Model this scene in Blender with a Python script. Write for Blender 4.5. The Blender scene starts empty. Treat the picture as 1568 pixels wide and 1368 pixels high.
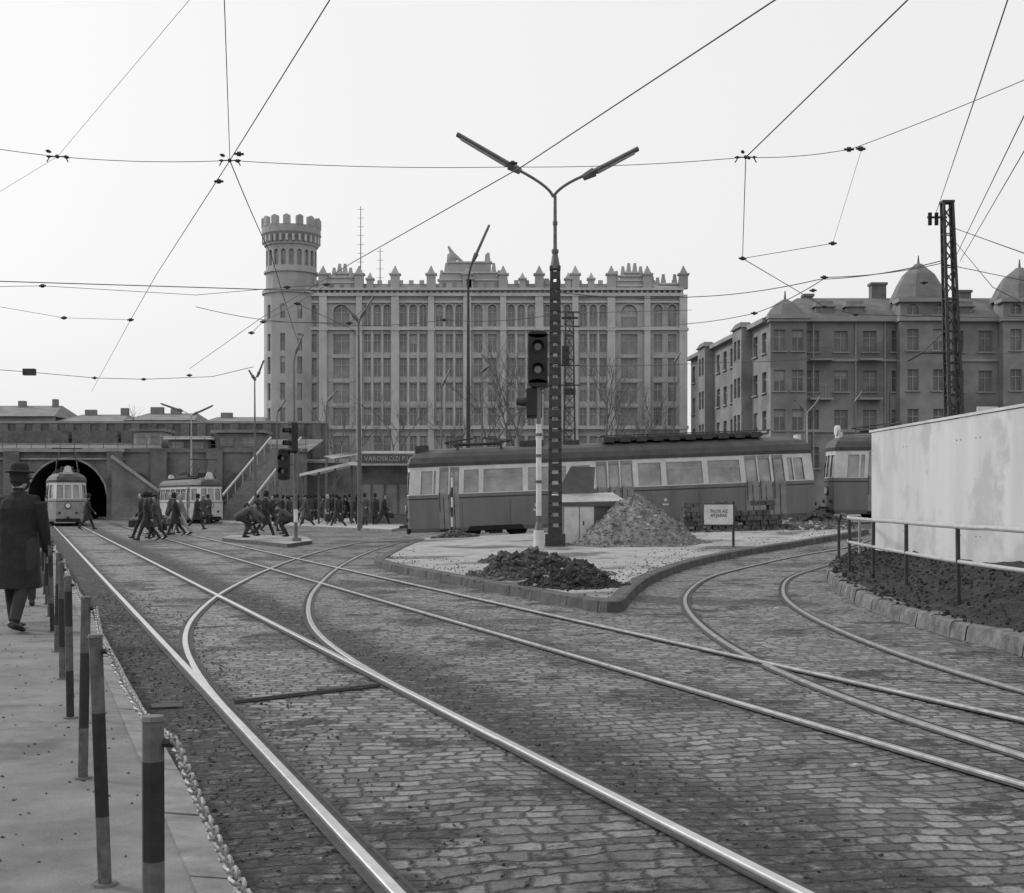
import bpy, bmesh, math, random
import numpy as np
from mathutils import Vector, Matrix, noise
random.seed(7)
R=random.random
def rr(a,b): return a+(b-a)*random.random()
F=2100.0; HC=1.5; CU=784.0; HV=765.0
def sm(t):
    t=max(0,min(1,t)); return t*t*(3-2*t)
def h(x,y):
    return 0.6*max(0,min(1,(x+4)/15.0))*sm((y-28)/20.0)
def G(u,v,dz=0.0):
    z=dz
    for i in range(30):
        Y=F*(HC-z)/(v-HV); Y=min(Y,400)
        X=(u-CU)/F*Y
        z=0.5*z+0.5*(h(X,Y)+dz)
    return Vector((X,Y,h(X,Y)+dz))
def P(u,v,Y): return Vector(((u-CU)/F*Y,Y,HC-(v-HV)/F*Y))
def W(u,v,z=6.0):
    Y=(z-HC)*F/(HV-v); return P(u,v,Y)
# ---------------- materials
MATS={}
def mk(name,v,rough=0.8,metal=0.0,ns=3.0,amt=0.25,bump=0.0,bs=40.0,spec=0.4,streak=False,two=None):
    if name in MATS: return MATS[name]
    m=bpy.data.materials.new(name); m.use_nodes=True; nt=m.node_tree; N=nt.nodes; L=nt.links
    b=N['Principled BSDF']; b.inputs['Roughness'].default_value=rough; b.inputs['Metallic'].default_value=metal
    b.inputs['Specular IOR Level'].default_value=spec
    tc=N.new('ShaderNodeTexCoord'); mp=N.new('ShaderNodeMapping'); L.new(tc.outputs['Object'],mp.inputs['Vector'])
    if streak: mp.inputs['Scale'].default_value=(1,1,0.15)
    n=N.new('ShaderNodeTexNoise'); n.inputs['Scale'].default_value=ns; n.inputs['Detail'].default_value=6; n.inputs['Roughness'].default_value=0.65
    L.new(mp.outputs['Vector'],n.inputs['Vector'])
    r=N.new('ShaderNodeMapRange'); r.inputs['From Min'].default_value=0.3; r.inputs['From Max'].default_value=0.7
    r.inputs['To Min'].default_value=v*(1-amt); r.inputs['To Max'].default_value=v*(1+amt)
    L.new(n.outputs['Fac'],r.inputs['Value'])
    out=r.outputs['Result']
    if two:
        n3=N.new('ShaderNodeTexNoise'); n3.inputs['Scale'].default_value=two[1]; n3.inputs['Detail'].default_value=6; n3.inputs['Roughness'].default_value=.62
        L.new(tc.outputs['Object'],n3.inputs['Vector'])
        r3=N.new('ShaderNodeMapRange'); r3.interpolation_type='SMOOTHSTEP'; r3.inputs[1].default_value=two[2]; r3.inputs[2].default_value=two[2]+.12; L.new(n3.outputs['Fac'],r3.inputs[0])
        mx=N.new('ShaderNodeMixRGB'); L.new(r3.outputs[0],mx.inputs[0]); L.new(out,mx.inputs[1]); mx.inputs[2].default_value=(two[0],)*3+(1,); out=mx.outputs[0]
    L.new(out,b.inputs['Base Color'])
    if bump>0:
        n2=N.new('ShaderNodeTexNoise'); n2.inputs['Scale'].default_value=bs; n2.inputs['Detail'].default_value=6; n2.inputs['Roughness'].default_value=.7
        L.new(tc.outputs['Object'],n2.inputs['Vector'])
        bp=N.new('ShaderNodeBump'); bp.inputs['Strength'].default_value=1.0; bp.inputs['Distance'].default_value=bump
        L.new(n2.outputs['Fac'],bp.inputs['Height']); L.new(bp.outputs['Normal'],b.inputs['Normal'])
    MATS[name]=m; return m
def cobble():
    m=bpy.data.materials.new('cobblestone'); m.use_nodes=True; nt=m.node_tree; N=nt.nodes; L=nt.links
    b=N['Principled BSDF']; b.inputs['Specular IOR Level'].default_value=0.5
    tc=N.new('ShaderNodeTexCoord')
    def M(op,a,b2=None,c=None):
        q=N.new('ShaderNodeMath'); q.operation=op
        for i,x in enumerate((a,b2,c)):
            if x is None: continue
            if isinstance(x,(int,float)): q.inputs[i].default_value=x
            else: L.new(x,q.inputs[i])
        return q.outputs[0]
    def MR(x,a,b2,c,d):
        q=N.new('ShaderNodeMapRange'); q.interpolation_type='SMOOTHSTEP'
        for i,k in zip((1,2,3,4),(a,b2,c,d)): q.inputs[i].default_value=k
        L.new(x,q.inputs[0]); return q.outputs[0]
    def NZ(scale,det=4,ro=0.6,vec=None):
        q=N.new('ShaderNodeTexNoise'); q.inputs['Scale'].default_value=scale; q.inputs['Detail'].default_value=det; q.inputs['Roughness'].default_value=ro
        L.new(vec or tc.outputs['Object'],q.inputs['Vector']); return q
    nd=NZ(0.6,2); nd2=NZ(5.0,2); nd3=NZ(26.0,2)
    def off(n,s,vec):
        a=N.new('ShaderNodeVectorMath'); a.operation='SUBTRACT'; L.new(n.outputs['Color'],a.inputs[0]); a.inputs[1].default_value=(.5,.5,.5)
        c=N.new('ShaderNodeVectorMath'); c.operation='SCALE'; L.new(a.outputs[0],c.inputs[0]); c.inputs['Scale'].default_value=s
        d=N.new('ShaderNodeVectorMath'); d.operation='ADD'; L.new(vec,d.inputs[0]); L.new(c.outputs[0],d.inputs[1]); return d.outputs[0]
    v=off(nd,0.55,tc.outputs['Object']); v=off(nd2,0.10,v); v=off(nd3,0.04,v)
    mp=N.new('ShaderNodeMapping'); mp.inputs['Rotation'].default_value=(0,0,math.radians(-10)); L.new(v,mp.inputs['Vector'])
    br=N.new('ShaderNodeTexBrick'); L.new(mp.outputs[0],br.inputs['Vector'])
    br.inputs['Scale'].default_value=1.0; br.inputs['Brick Width'].default_value=0.155; br.inputs['Row Height'].default_value=0.13
    br.inputs['Mortar Size'].default_value=0.023; br.inputs['Mortar Smooth'].default_value=1.0; br.inputs['Bias'].default_value=0.0
    br.offset=0.5; br.squash=1.2; br.squash_frequency=3
    br.inputs['Color1'].default_value=(0.07,)*3+(1,); br.inputs['Color2'].default_value=(0.29,)*3+(1,); br.inputs['Mortar'].default_value=(0.014,)*3+(1,)
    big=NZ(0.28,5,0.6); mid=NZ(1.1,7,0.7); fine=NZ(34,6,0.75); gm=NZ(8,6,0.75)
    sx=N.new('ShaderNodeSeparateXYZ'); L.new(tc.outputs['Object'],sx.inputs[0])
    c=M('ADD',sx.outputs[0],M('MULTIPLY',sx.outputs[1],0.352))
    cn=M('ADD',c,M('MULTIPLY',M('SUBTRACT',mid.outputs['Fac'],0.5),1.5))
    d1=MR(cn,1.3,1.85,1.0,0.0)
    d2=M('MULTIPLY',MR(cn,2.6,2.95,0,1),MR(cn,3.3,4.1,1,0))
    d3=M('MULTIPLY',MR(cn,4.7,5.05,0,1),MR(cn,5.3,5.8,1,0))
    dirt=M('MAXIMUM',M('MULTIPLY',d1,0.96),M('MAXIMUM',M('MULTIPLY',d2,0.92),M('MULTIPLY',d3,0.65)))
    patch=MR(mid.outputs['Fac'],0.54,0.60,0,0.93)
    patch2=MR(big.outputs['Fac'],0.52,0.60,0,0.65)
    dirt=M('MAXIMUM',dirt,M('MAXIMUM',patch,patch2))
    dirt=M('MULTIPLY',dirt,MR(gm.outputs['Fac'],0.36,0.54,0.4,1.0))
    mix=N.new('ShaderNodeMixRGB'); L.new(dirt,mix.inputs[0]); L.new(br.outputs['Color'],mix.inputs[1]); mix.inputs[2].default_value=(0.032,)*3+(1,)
    val=MR(big.outputs['Fac'],0.3,0.7,1.15,0.8)
    f2=MR(fine.outputs['Fac'],0.3,0.7,0.5,1.45)
    mul=N.new('ShaderNodeVectorMath'); mul.operation='SCALE'; L.new(mix.outputs[0],mul.inputs[0]); L.new(M('MULTIPLY',val,f2),mul.inputs['Scale'])
    L.new(mul.outputs[0],b.inputs['Base Color'])
    L.new(MR(dirt,0,1,0.42,0.9),b.inputs['Roughness'])
    bw=N.new('ShaderNodeRGBToBW'); L.new(br.outputs['Color'],bw.inputs[0])
    st=M('ADD',M('MULTIPLY',bw.outputs[0],2.6),M('SUBTRACT',1.0,br.outputs['Fac']))
    hgt=M('ADD',M('MULTIPLY',st,M('SUBTRACT',1.0,M('MULTIPLY',dirt,0.55))),M('ADD',M('MULTIPLY',fine.outputs['Fac'],0.5),M('ADD',M('MULTIPLY',nd2.outputs['Fac'],1.6),M('MULTIPLY',gm.outputs['Fac'],1.3))))
    bp=N.new('ShaderNodeBump'); bp.inputs['Distance'].default_value=0.032; bp.inputs['Strength'].default_value=1.0
    L.new(hgt,bp.inputs['Height']); L.new(bp.outputs[0],b.inputs['Normal'])
    return m
COB=cobble()
pave=mk('worn_asphalt',0.17,0.8,0,2.5,0.35,0.008,60,two=(.085,.8,.52))
conc=mk('dusty_asphalt_island',0.31,0.85,0,1.6,0.3,0.012,16,two=(.10,.42,.5))
platf=mk('platform_surface',0.36,0.85,0,1.5,0.35,0.015,18)
kerbm=mk('kerb_granite',0.20,0.75,0,5,0.4,0.01,30)
kerbd=mk('kerb_granite_dark',0.075,0.8,0,4,0.6,0.02,16)
kerbs=mk('kerb_rubble_stone',0.15,0.9,0,5,0.6,0.03,12)
steel=mk('polished_rail_steel',0.62,0.30,1.0,8,0.15)
steel2=mk('dull_rail_steel',0.30,0.45,0.9,8,0.35)
rust=mk('rusty_steel',0.05,0.75,0.2,12,0.4,0.003,60)
dsteel=mk('dark_painted_steel',0.045,0.6,0.0,6,0.4)
fsteel=mk('hazed_steel',0.10,0.6,0.0,6,0.3)  # lighter copy of the dark steel for far parts, haze painted in
gsteel=mk('grey_painted_steel',0.13,0.5,0.2,6,0.3)
lsteel=mk('light_grey_paint',0.38,0.5,0,6,0.2)
white=mk('white_paint',0.66,0.5,0,4,0.18)
plaster=mk('whitewashed_panel',0.54,0.7,0,0.9,0.15,0.006,6,streak=True,two=(.42,.7,.52))
dirt=mk('dark_soil',0.045,0.95,0,8,0.7,0.09,14)
gravel=mk('gravel_heap_mat',0.24,0.95,0,6,0.55,0.05,30)
soot=mk('soot_stone',0.16,0.9,0,0.7,0.4,0.08,2)  # sooty stone, lightened to paint distance haze into its colour
black=mk('tunnel_black',0.02,0.9)
glassT=mk('tram_glass',0.26,0.08,0,1.2,0.55,spec=1.0)
glassB=mk('building_glass',0.18,0.2,0,0.7,0.5,spec=0.7)  # far panes kept greyer, with haze painted into their colour
castW=mk('castle_wall',0.40,0.9,0,0.25,0.18,0.03,3,two=(.31,.15,.5))  # castle wall and pilaster tones lightened: aerial haze put into the base colour
castP=mk('castle_pilaster',0.50,0.9,0,0.5,0.15,0.03,3)
castF=mk('castle_window_frame',0.40,0.7)
castR=mk('castle_roof',0.2,0.9,0,1,0.3)
aptW=mk('apartment_render',0.23,0.9,0,0.35,0.3,0.03,2,two=(.17,.2,.48))  # apartment wall and trim lightened as painted distance haze
aptT=mk('apartment_trim',0.28,0.9,0,0.6,0.2)
aptR=mk('apartment_roof_tile',0.17,0.9,0,1,0.25,0.05,6)
tb=mk('tram_body_paint',0.155,0.33,0,1.5,0.25,spec=0.5,streak=True)
tr=mk('tram_roof_paint',0.07,0.6,0,2,0.3)
tw=mk('tram_cream_paint',0.58,0.4,0,3,0.15)
brk=mk('rubble_stone',0.10,0.9,0,6,0.6,0.04,18)
# ---------------- geometry helpers
class Part:
    def __init__(s,mat): s.v=[];s.f=[];s.mat=mat;s.smooth=False
    def poly(s,pts):
        i=len(s.v); s.v+= [tuple(p) for p in pts]; s.f.append(tuple(range(i,i+len(pts))))
    def box(s,c,d,rot=0.0,taper=1.0):
        i=len(s.v); cx,cy,cz=c; a,b,e=d[0]/2,d[1]/2,d[2]/2; cr,sr=math.cos(rot),math.sin(rot)
        for z in (-e,e):
            k=taper if z>0 else 1
            for x,y in ((-a,-b),(a,-b),(a,b),(-a,b)):
                x*=k;y*=k
                s.v.append((cx+x*cr-y*sr,cy+x*sr+y*cr,cz+z))
        s.f+=[(i,i+3,i+2,i+1),(i+4,i+5,i+6,i+7),(i,i+1,i+5,i+4),(i+1,i+2,i+6,i+5),(i+2,i+3,i+7,i+6),(i+3,i,i+4,i+7)]
    def cyl(s,a,b,r1,r2=None,n=10,ry=None):
        r2=r1 if r2 is None else r2
        a=Vector(a);b=Vector(b);t=(b-a)
        if t.length<1e-6: return
        t.normalize(); ref=Vector((0,0,1)) if abs(t.z)<0.95 else Vector((1,0,0))
        e1=t.cross(ref).normalized(); e2=t.cross(e1)
        i=len(s.v)
        for c,r in ((a,r1),(b,r2)):
            for k in range(n):
                an=2*math.pi*k/n+ (math.pi/4 if n==4 else 0)
                s.v.append(tuple(c+e1*math.cos(an)*r+e2*math.sin(an)*r*(ry or 1)))
        for k in range(n):
            k2=(k+1)%n; s.f.append((i+k,i+k2,i+n+k2,i+n+k))
        s.f.append(tuple(i+k for k in reversed(range(n)))); s.f.append(tuple(i+n+k for k in range(n)))
    def path(s,pts,r,n=8):
        for a,b in zip(pts[:-1],pts[1:]): s.cyl(a,b,r,r,n)
    def blob(s,c,r,seed=0,sub=1,flat=1.0,amt=0.3):
        bm=bmesh.new(); bmesh.ops.create_icosphere(bm,subdivisions=sub,radius=1.0)
        i=len(s.v)
        for v in bm.verts:
            q=v.co*(1+amt*noise.noise(v.co*1.3+Vector((seed,seed*1.7,0))))
            s.v.append((c[0]+q.x*r[0],c[1]+q.y*r[1],c[2]+q.z*r[2]*flat))
        bm.verts.index_update()
        for f in bm.faces: s.f.append(tuple(i+v.index for v in f.verts))
        bm.free()
    def rock(s,c,sz):
        rx=Matrix.Rotation(rr(0,6.28),3,'Z')@Matrix.Rotation(rr(-.6,.6),3,'X')@Matrix.Rotation(rr(-.6,.6),3,'Y'); i=len(s.v); d=(sz*rr(.7,1.5),sz*rr(.6,1.1),sz*rr(.45,.9))
        for z in (-1,1):
            for x,y in ((-1,-1),(1,-1),(1,1),(-1,1)):
                q=rx@Vector((x*d[0]*rr(.6,1),y*d[1]*rr(.6,1),z*d[2]*rr(.6,1))); s.v.append((c[0]+q.x,c[1]+q.y,c[2]+q.z))
        s.f+=[(i,i+3,i+2,i+1),(i+4,i+5,i+6,i+7),(i,i+1,i+5,i+4),(i+1,i+2,i+6,i+5),(i+2,i+3,i+7,i+6),(i+3,i,i+4,i+7)]
class Obj:
    def __init__(s,name): s.name=name;s.p={}; s.extra=[]
    def part(s,n,mat):
        if n not in s.p: s.p[n]=Part(mat)
        return s.p[n]
    def done(s,M=None):
        M=M or Matrix.Identity(4); out=[]
        items=[(k,p) for k,p in s.p.items() if p.v]
        single=len(items)==1 and not s.extra
        par=None
        if not single:
            par=bpy.data.objects.new(s.name,None); bpy.context.collection.objects.link(par); par.matrix_world=M
        for k,p in items:
            me=bpy.data.meshes.new(s.name+'_'+k); me.from_pydata(p.v,[],p.f); me.materials.append(p.mat)
            if not getattr(p,'sheet',False):
                bm=bmesh.new(); bm.from_mesh(me); bmesh.ops.recalc_face_normals(bm,faces=bm.faces); bm.to_mesh(me); bm.free()
            if p.smooth:
                for f in me.polygons: f.use_smooth=True
            o=bpy.data.objects.new(s.name if single else k,me); bpy.context.collection.objects.link(o)
            if par: o.parent=par
            else: o.matrix_world=M
            out.append(o)
        for e in s.extra: e.parent=par
        return par or out[0]
def resample(pts,step=0.4):
    pts=[Vector(p) for p in pts]; P2=[pts[0]*2-pts[1]]+pts+[pts[-1]*2-pts[-2]]
    out=[]
    for i in range(1,len(P2)-2):
        p0,p1,p2,p3=P2[i-1:i+3]; n=max(2,int((p2-p1).length/step))
        for k in range(n):
            t=k/n
            out.append(0.5*((2*p1)+(-p0+p2)*t+(2*p0-5*p1+4*p2-p3)*t*t+(-p0+3*p1-3*p2+p3)*t**3))
    out.append(pts[-1]); return out
def normals2(pts):
    ns=[]
    for i in range(len(pts)):
        a=pts[max(0,i-1)];b=pts[min(len(pts)-1,i+1)]; t=Vector((b.x-a.x,b.y-a.y,0))
        t.normalize(); ns.append(Vector((t.y,-t.x,0)))
    return ns
def offset(pts,d):
    ns=normals2(pts); return [p+n*d for p,n in zip(pts,ns)]
def smoothpts(pts,it=6):
    for _ in range(it):
        q=pts[:]
        for i in range(1,len(pts)-1): q[i]=pts[i]*0.5+(pts[i-1]+pts[i+1])*0.25
        pts=q
    return pts
def sweep(part,pts,prof,hf=h):
    ns=normals2(pts); i=len(part.v); m=len(prof)
    for p,n in zip(pts,ns):
        for o,z in prof:
            q=p+n*o; part.v.append((q.x,q.y,hf(q.x,q.y)+z))
    for k in range(len(pts)-1):
        for j in range(m-1):
            a=i+k*m+j; part.f.append((a,a+1,a+m+1,a+m))
    part.sheet=True
# ---------------- ground
def ground():
    xs=[-1600,-500,-200,-100]+list(range(-60,61,1))+[100,200,500,1600]
    ys=[-300,-60,-20]+list(range(-6,81,1))+[100,150,250,500,1000,2500]
    v=[(x,y,h(x,y)) for y in ys for x in xs]; n=len(xs)
    f=[(j*n+i,j*n+i+1,(j+1)*n+i+1,(j+1)*n+i) for j in range(len(ys)-1) for i in range(n-1)]
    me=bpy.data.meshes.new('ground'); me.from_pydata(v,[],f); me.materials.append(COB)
    o=bpy.data.objects.new('cobbled_ground',me); bpy.context.collection.objects.link(o)
ground()
o=Obj('sidewalk'); s=o.part('pavement',pave); s.sheet=True
K=lambda y:0.755-0.352*y
ys=[-3+i*1.0 for i in range(60)]
for a,b in zip(ys[:-1],ys[1:]):
    s.poly([(K(a)-0.16,a,0.122),(K(b)-0.16,b,0.122),(-40,b,0.122),(-40,a,0.122)])
k=o.part('kerb_stones',kerbm)
t=-3.0
while t<56:
    y0=t; y1=t+0.982; j=rr(-0.012,0.012)
    a=[(K(y0)-0.17,y0),(K(y0)+j,y0),(K(y1)+j+rr(-.006,.006),y1),(K(y1)-0.17,y1)]
    z=0.130+rr(-0.004,0.009)
    i=len(k.v)
    for (x,y) in a: k.v.append((x,y,-0.02))
    for n_,(x,y) in enumerate(a): k.v.append((x,y,z-(0.012 if n_ in(1,2) else 0)))
    k.f+=[(i+4,i+5,i+6,i+7),(i,i+1,i+5,i+4),(i+1,i+2,i+6,i+5),(i+2,i+3,i+7,i+6),(i+3,i,i+4,i+7)]
    t+=1.0
cb=o.part('grit',brk)
for i in range(700):
    y=rr(2.5,20); x=K(y)-rr(.2,2.6); cb.rock((x,y,.124),rr(.003,.009))
o.done()
# ---------------- rails
RC=[0]
def rail(pts,name='tram_rail',groove=1,mat=None,w=1.0):
    RC[0]+=1; e=0.0011*RC[0]; mat=mat or steel
    o=Obj(name)
    b=o.part('rail_bed',rust); sweep(b,pts,[(-0.075,0.004+e),(0.075,0.004+e)])
    hd=o.part('rail_head',mat); sweep(hd,pts,[(-0.030*w,0.004+e),(-0.027*w,0.015+e),(-0.021*w,0.02+e),(0.021*w,0.02+e),(0.027*w,0.015+e),(0.030*w,0.004+e)])
    g=o.part('guard_lip',rust); q=0.068*groove
    sweep(g,pts,[(q-0.010,0.004+e),(q-0.008,0.013+e),(q+0.008,0.013+e),(q+0.010,0.004+e)])
    o.done()
def straight(X0,y0,y1):
    n=int((y1-y0)/1.0); return [Vector((X0-0.352*(y0+(y1-y0)*i/n),y0+(y1-y0)*i/n,0)) for i in range(n+1)]
def curve(px,extra=(),pre=()):
    pts=list(pre)+[G(u,v) for u,v in px]+[Vector(e) for e in extra]
    for p in pts: p.z=0
    return smoothpts(resample(pts,0.35),10)
L1=lambda y:Vector((1.39-.352*y,y,0))
c1=curve([(283,990),(290,955),(318,925),(350,903),(410,873),(470,851),(530,836),(600,829)],extra=[(3,52.2,0),(12,53.5,0),(26,55,0)],pre=[L1(8.0),L1(9.5),L1(11.3)+Vector((.03,0,0))])
c2=curve([(1568,1160),(1430,1118),(1290,1070),(1150,1010),(1080,965),(1050,930),(1056,905),(1100,880),(1200,856),(1300,838)],extra=[(14,45,0),(24,48,0)],pre=[Vector((4.0,3.2,0))])
rail(c1); rail(offset(c1,1.44),groove=-1)
rail(c2,mat=steel2,w=.9); rail(offset(c2,1.5),groove=-1,mat=steel2,w=.9)
rail(straight(1.39,0.5,80)); rail(straight(2.92,0.5,80),groove=-1)
rail(straight(5.18,-4,80),mat=steel2,w=.8); rail(straight(6.70,-4,80),groove=-1,mat=steel2,w=.8)
o=Obj('switch_rod'); s=o.part('rod',rust)
a=G(360,1078);b=G(580,1052)
s.cyl(a+Vector((0,0,.008)),b+Vector((0,0,.008)),0.024,0.024,6); s.box(tuple(G(520,1057)+Vector((0,0,.008))),(0.36,0.10,0.02),0.15)
s.box(tuple(G(255,1083)+Vector((0,0,.006))),(0.22,0.2,0.02),0.3)
o.done()
o=Obj('litter'); s=o.part('paper_scraps',lsteel)
for u,v in ((1034,1307),(640,945),(700,1010),(1190,930),(520,905),(840,1040),(1310,1170),(450,1010)):
    p=G(u,v,.03); a=rr(0,3); w_=rr(.015,.035); d1=Vector((math.cos(a),math.sin(a),0))*w_; d2=Vector((-math.sin(a),math.cos(a),.2))*w_*.7
    s.poly([p-d1-d2,p+d1-d2*.4,p+d1*.6+d2,p-d1+d2*.7])
o.done()
o=Obj('loose_gravel'); s=o.part('stones',brk)
for i in range(2200):
    y=rr(3,22); c_=random.choice([rr(.76,1.3),rr(1.45,2.0),rr(3.0,3.6),rr(.76,1.3)]); x=c_-.352*y; s.rock((x,y,.005),rr(.003,.010)*(1 if R()<.96 else 2))
o.done()
# ---------------- traffic island
fr=[G(u,v,0.13) for u,v in [(573,858),(600,866),(640,873),(700,884),(760,895),(850,911),(915,922),(945,925),(958,918),(968,905),(1000,882),(1060,860),(1130,845),(1230,829),(1330,812)]]
for p in fr: p.z=0
fr=smoothpts(resample(fr,0.3),3)
o=Obj('traffic_island')
t=o.part('surface',conc); t.sheet=True
nb=14; rows=[]
for p in fr:
    yb=47.6+0.1*p.x; yb=max(yb,p.y+0.3); row=[]
    for j in range(nb+1):
        y=p.y+0.1+(yb-p.y-0.1)*j/nb; row.append((p.x,y,h(p.x,y)+0.132+0.012*noise.noise(Vector((p.x,y,0)))))
    rows.append(row)
for a,b in zip(rows[:-1],rows[1:]):
    for j in range(nb): t.poly([a[j],b[j],b[j+1],a[j+1]])
kb=o.part('kerb',kerbd)
sweep(kb,fr,[(0.02,-0.02),(0.0,0.14),(-0.04,0.155),(-0.22,0.152),(-0.23,0.1)])
lf=[Vector((fr[0].x,46,0)),Vector((fr[0].x-0.1,38,0)),fr[0].copy()]
sweep(kb,resample(lf,0.5),[(0.02,-0.02),(0.0,0.14),(-0.04,0.155),(-0.2,0.15)])
jt=o.part('kerb_joints',black); acc=0
ns=normals2(fr)
for i in range(1,len(fr)-1):
    acc+=(fr[i]-fr[i-1]).length
    if acc>1.0:
        acc=0; q=fr[i]; n=ns[i]; tt=Vector((-n.y,n.x,0))*.008; z0=h(q.x,q.y)
        a=q+n*.022; b=q-n*.2; c=q+n*.004
        jt.poly([(a-tt)+Vector((0,0,z0+.0)),(a+tt)+Vector((0,0,z0)),(c+tt)+Vector((0,0,z0+.142)),(c-tt)+Vector((0,0,z0+.142))])
        jt.poly([(c-tt)+Vector((0,0,z0+.1425)),(c+tt)+Vector((0,0,z0+.1425)),(b+tt)+Vector((0,0,z0+.158)),(b-tt)+Vector((0,0,z0+.158))])
cr_=o.part('crumbs',brk)
for i in range(900):
    p=random.choice(fr); y=p.y+abs(random.gauss(0,3.5))
    if y<46: cr_.rock((p.x+rr(-.2,.2),y,h(p.x,y)+.14),rr(.005,.018))
o.done()
def slab(name,px,mat,dz=0.13,kerb=kerbm):
    o=Obj(name); s=o.part('top',mat); pts=[G(u,v,dz) for u,v in px]
    s.poly(pts); e=o.part('edge',kerb)
    for a,b in zip(pts,pts[1:]+pts[:1]): e.poly([a,b,b-Vector((0,0,dz+.02)),a-Vector((0,0,dz+.02))])
    o.done()
slab('tram_platform',[(150,792),(330,799),(480,806),(600,811),(622,806),(600,796),(400,790),(200,785)],platf,0.12)
slab('signal_island',[(340,824),(440,833),(478,828),(470,822),(360,818)],conc,0.12,kerbd)
# ---------------- right bank + kerb wall
kx=[G(u,v) for u,v in [(1335,850),(1290,860),(1270,875),(1268,888),(1290,910),(1340,937),(1400,958),(1480,982),(1568,1005)]]+[Vector((4.4,9,0)),Vector((4.3,5,0)),Vector((4.3,1,0))]
for p in kx: p.z=0
kx=smoothpts(resample(kx,0.12),6)
o=Obj('earth_bank')
ks=o.part('kerb_wall',kerbs)
ns=normals2(kx); acc=0; st=0; lim=.5
for i in range(1,len(kx)):
    acc+=(kx[i]-kx[i-1]).length
    if acc>lim or i==len(kx)-1:
        lim=rr(.35,.7); acc=0; j=rr(-.008,.008); zz=rr(-.012,.012)
        for k in range(st,i):
            a,b=kx[k],kx[k+1]; na,nb_=ns[k],ns[k+1]
            if k==i-1: b=a.lerp(b,.86)
            prof=[(0.025,-.02),(0.008,.10),(-.01,.165+zz),(-.04,.18+zz),(-.22,.18+zz)]
            for (o1,z1),(o2,z2) in zip(prof,prof[1:]):
                p1=a+na*(o1+j);p2=b+nb_*(o1+j);p3=b+nb_*(o2+j);p4=a+na*(o2+j); za,zb=h(a.x,a.y),h(b.x,b.y)
                ks.poly([(p1.x,p1.y,za+z1),(p2.x,p2.y,zb+z1),(p3.x,p3.y,zb+z2),(p4.x,p4.y,za+z2)])
        st=i
core=o.part('kerb_joint_core',dirt); sweep(core,kx,[(0.0,-0.02),(-0.025,0.15),(-0.24,0.165)])
e=o.part('soil',dirt); e.sheet=True; e.smooth=True
rows=[]
for p,n in list(zip(kx,ns))[::2]:
    p1=p-n*0.14; tgt=Vector((9.0+0.02*p.y,min(max(p.y,1),30.0),0)); row=[]
    for j in range(31):
        f=(j/30)**1.3; q=p1.lerp(tgt,f); z=0.175+0.35*sm(f*1.6)+ (0.10*noise.noise(Vector((q.x*2.2,q.y*2.2,1)))+0.09*noise.noise(Vector((q.x*6,q.y*6,3))))*min(1,.12+f*6)
        row.append((q.x,q.y,h(p.x,p.y)*0.5+z))
    row.append((45,tgt.y,0.5)); rows.append(row)
for a,b in zip(rows[:-1],rows[1:]):
    for j in range(31): e.poly([a[j],b[j],b[j+1],a[j+1]])
cl=o.part('clods',dirt); c2_=o.part('pale_clods',brk)
for i in range(2600):
    p=random.choice(kx); q=p.lerp(Vector((8,p.y,0)),rr(0.02,0.7)); s_=rr(0.006,0.024)*(1 if R()<.95 else 1.9)
    (cl if R()<.8 else c2_).rock((q.x,q.y,0.19+0.31*sm(1.6*(q.x-p.x)/(8.5-p.x+.01))),s_)
o.done()
o=Obj('white_site_wall'); s=o.part('panels',plaster); j_=o.part('nail_heads',gsteel)
A=Vector((7.42,28.2,0)); B=Vector((7.66,19.0,0)); D=(B-A).normalized()
L_=22.0; x=0; ws=[2.2,2.9,.9,3.4,2.6,3.1,2.0,5]; k=0
while x<L_:
    w=ws[k%8]; k+=1; a=A+D*x; b=A+D*min(x+w-0.006,L_)
    dz=rr(-.012,.012); c=(a+b)/2; s.box((c.x,c.y,0.45+1.22+dz),((b-a).length,0.05,2.4),math.atan2(D.y,D.x)+rr(-.003,.003))
    for zz in (.9,2.5):
        for q in (.1,w-.1):
            n_=a+D*q; j_.box((n_.x-.03,n_.y,zz),(.012,.015,.015),math.atan2(D.y,D.x))
    x+=w
c=A+D*11; s.box((c.x,c.y,2.90),(22.2,0.1,0.045),math.atan2(D.y,D.x))
s.box((7.42+5,28.25,1.65),(10,0.05,2.4),0)
o.done()
o=Obj('guard_railing'); s=o.part('posts',dsteel); r1=o.part('rails',lsteel)
base=[(6.75,27.4),(6.2,25.2),(5.95,22.6),(5.75,20),(5.6,17.2),(5.6,14.4),(5.6,11.5),(5.6,8.6)]
bp=[Vector((x,y,0.42)) for x,y in base]
for p in bp[1:]: s.cyl(p-Vector((0,0,.25)),p+Vector((rr(-.02,.02),0,0.72)),0.03,0.03,8)
sp=resample(bp,0.5)
tp=[p+Vector((0,0,.74+.01*noise.noise(p))) for p in sp]; r1.path(tp,0.03)
r1.path([p+Vector((0,0,.30)) for p in sp],0.026)
s0=tp[0]; s.path([s0,s0+Vector((-.12,.2,.05)),s0+Vector((-.15,.3,-.1)),s0+Vector((-.15,.3,-.85))],0.03)
r1.path([s0,s0+Vector((.5,1.2,.0)),s0+Vector((.55,1.4,-.8))],0.026)
o.done()
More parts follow.
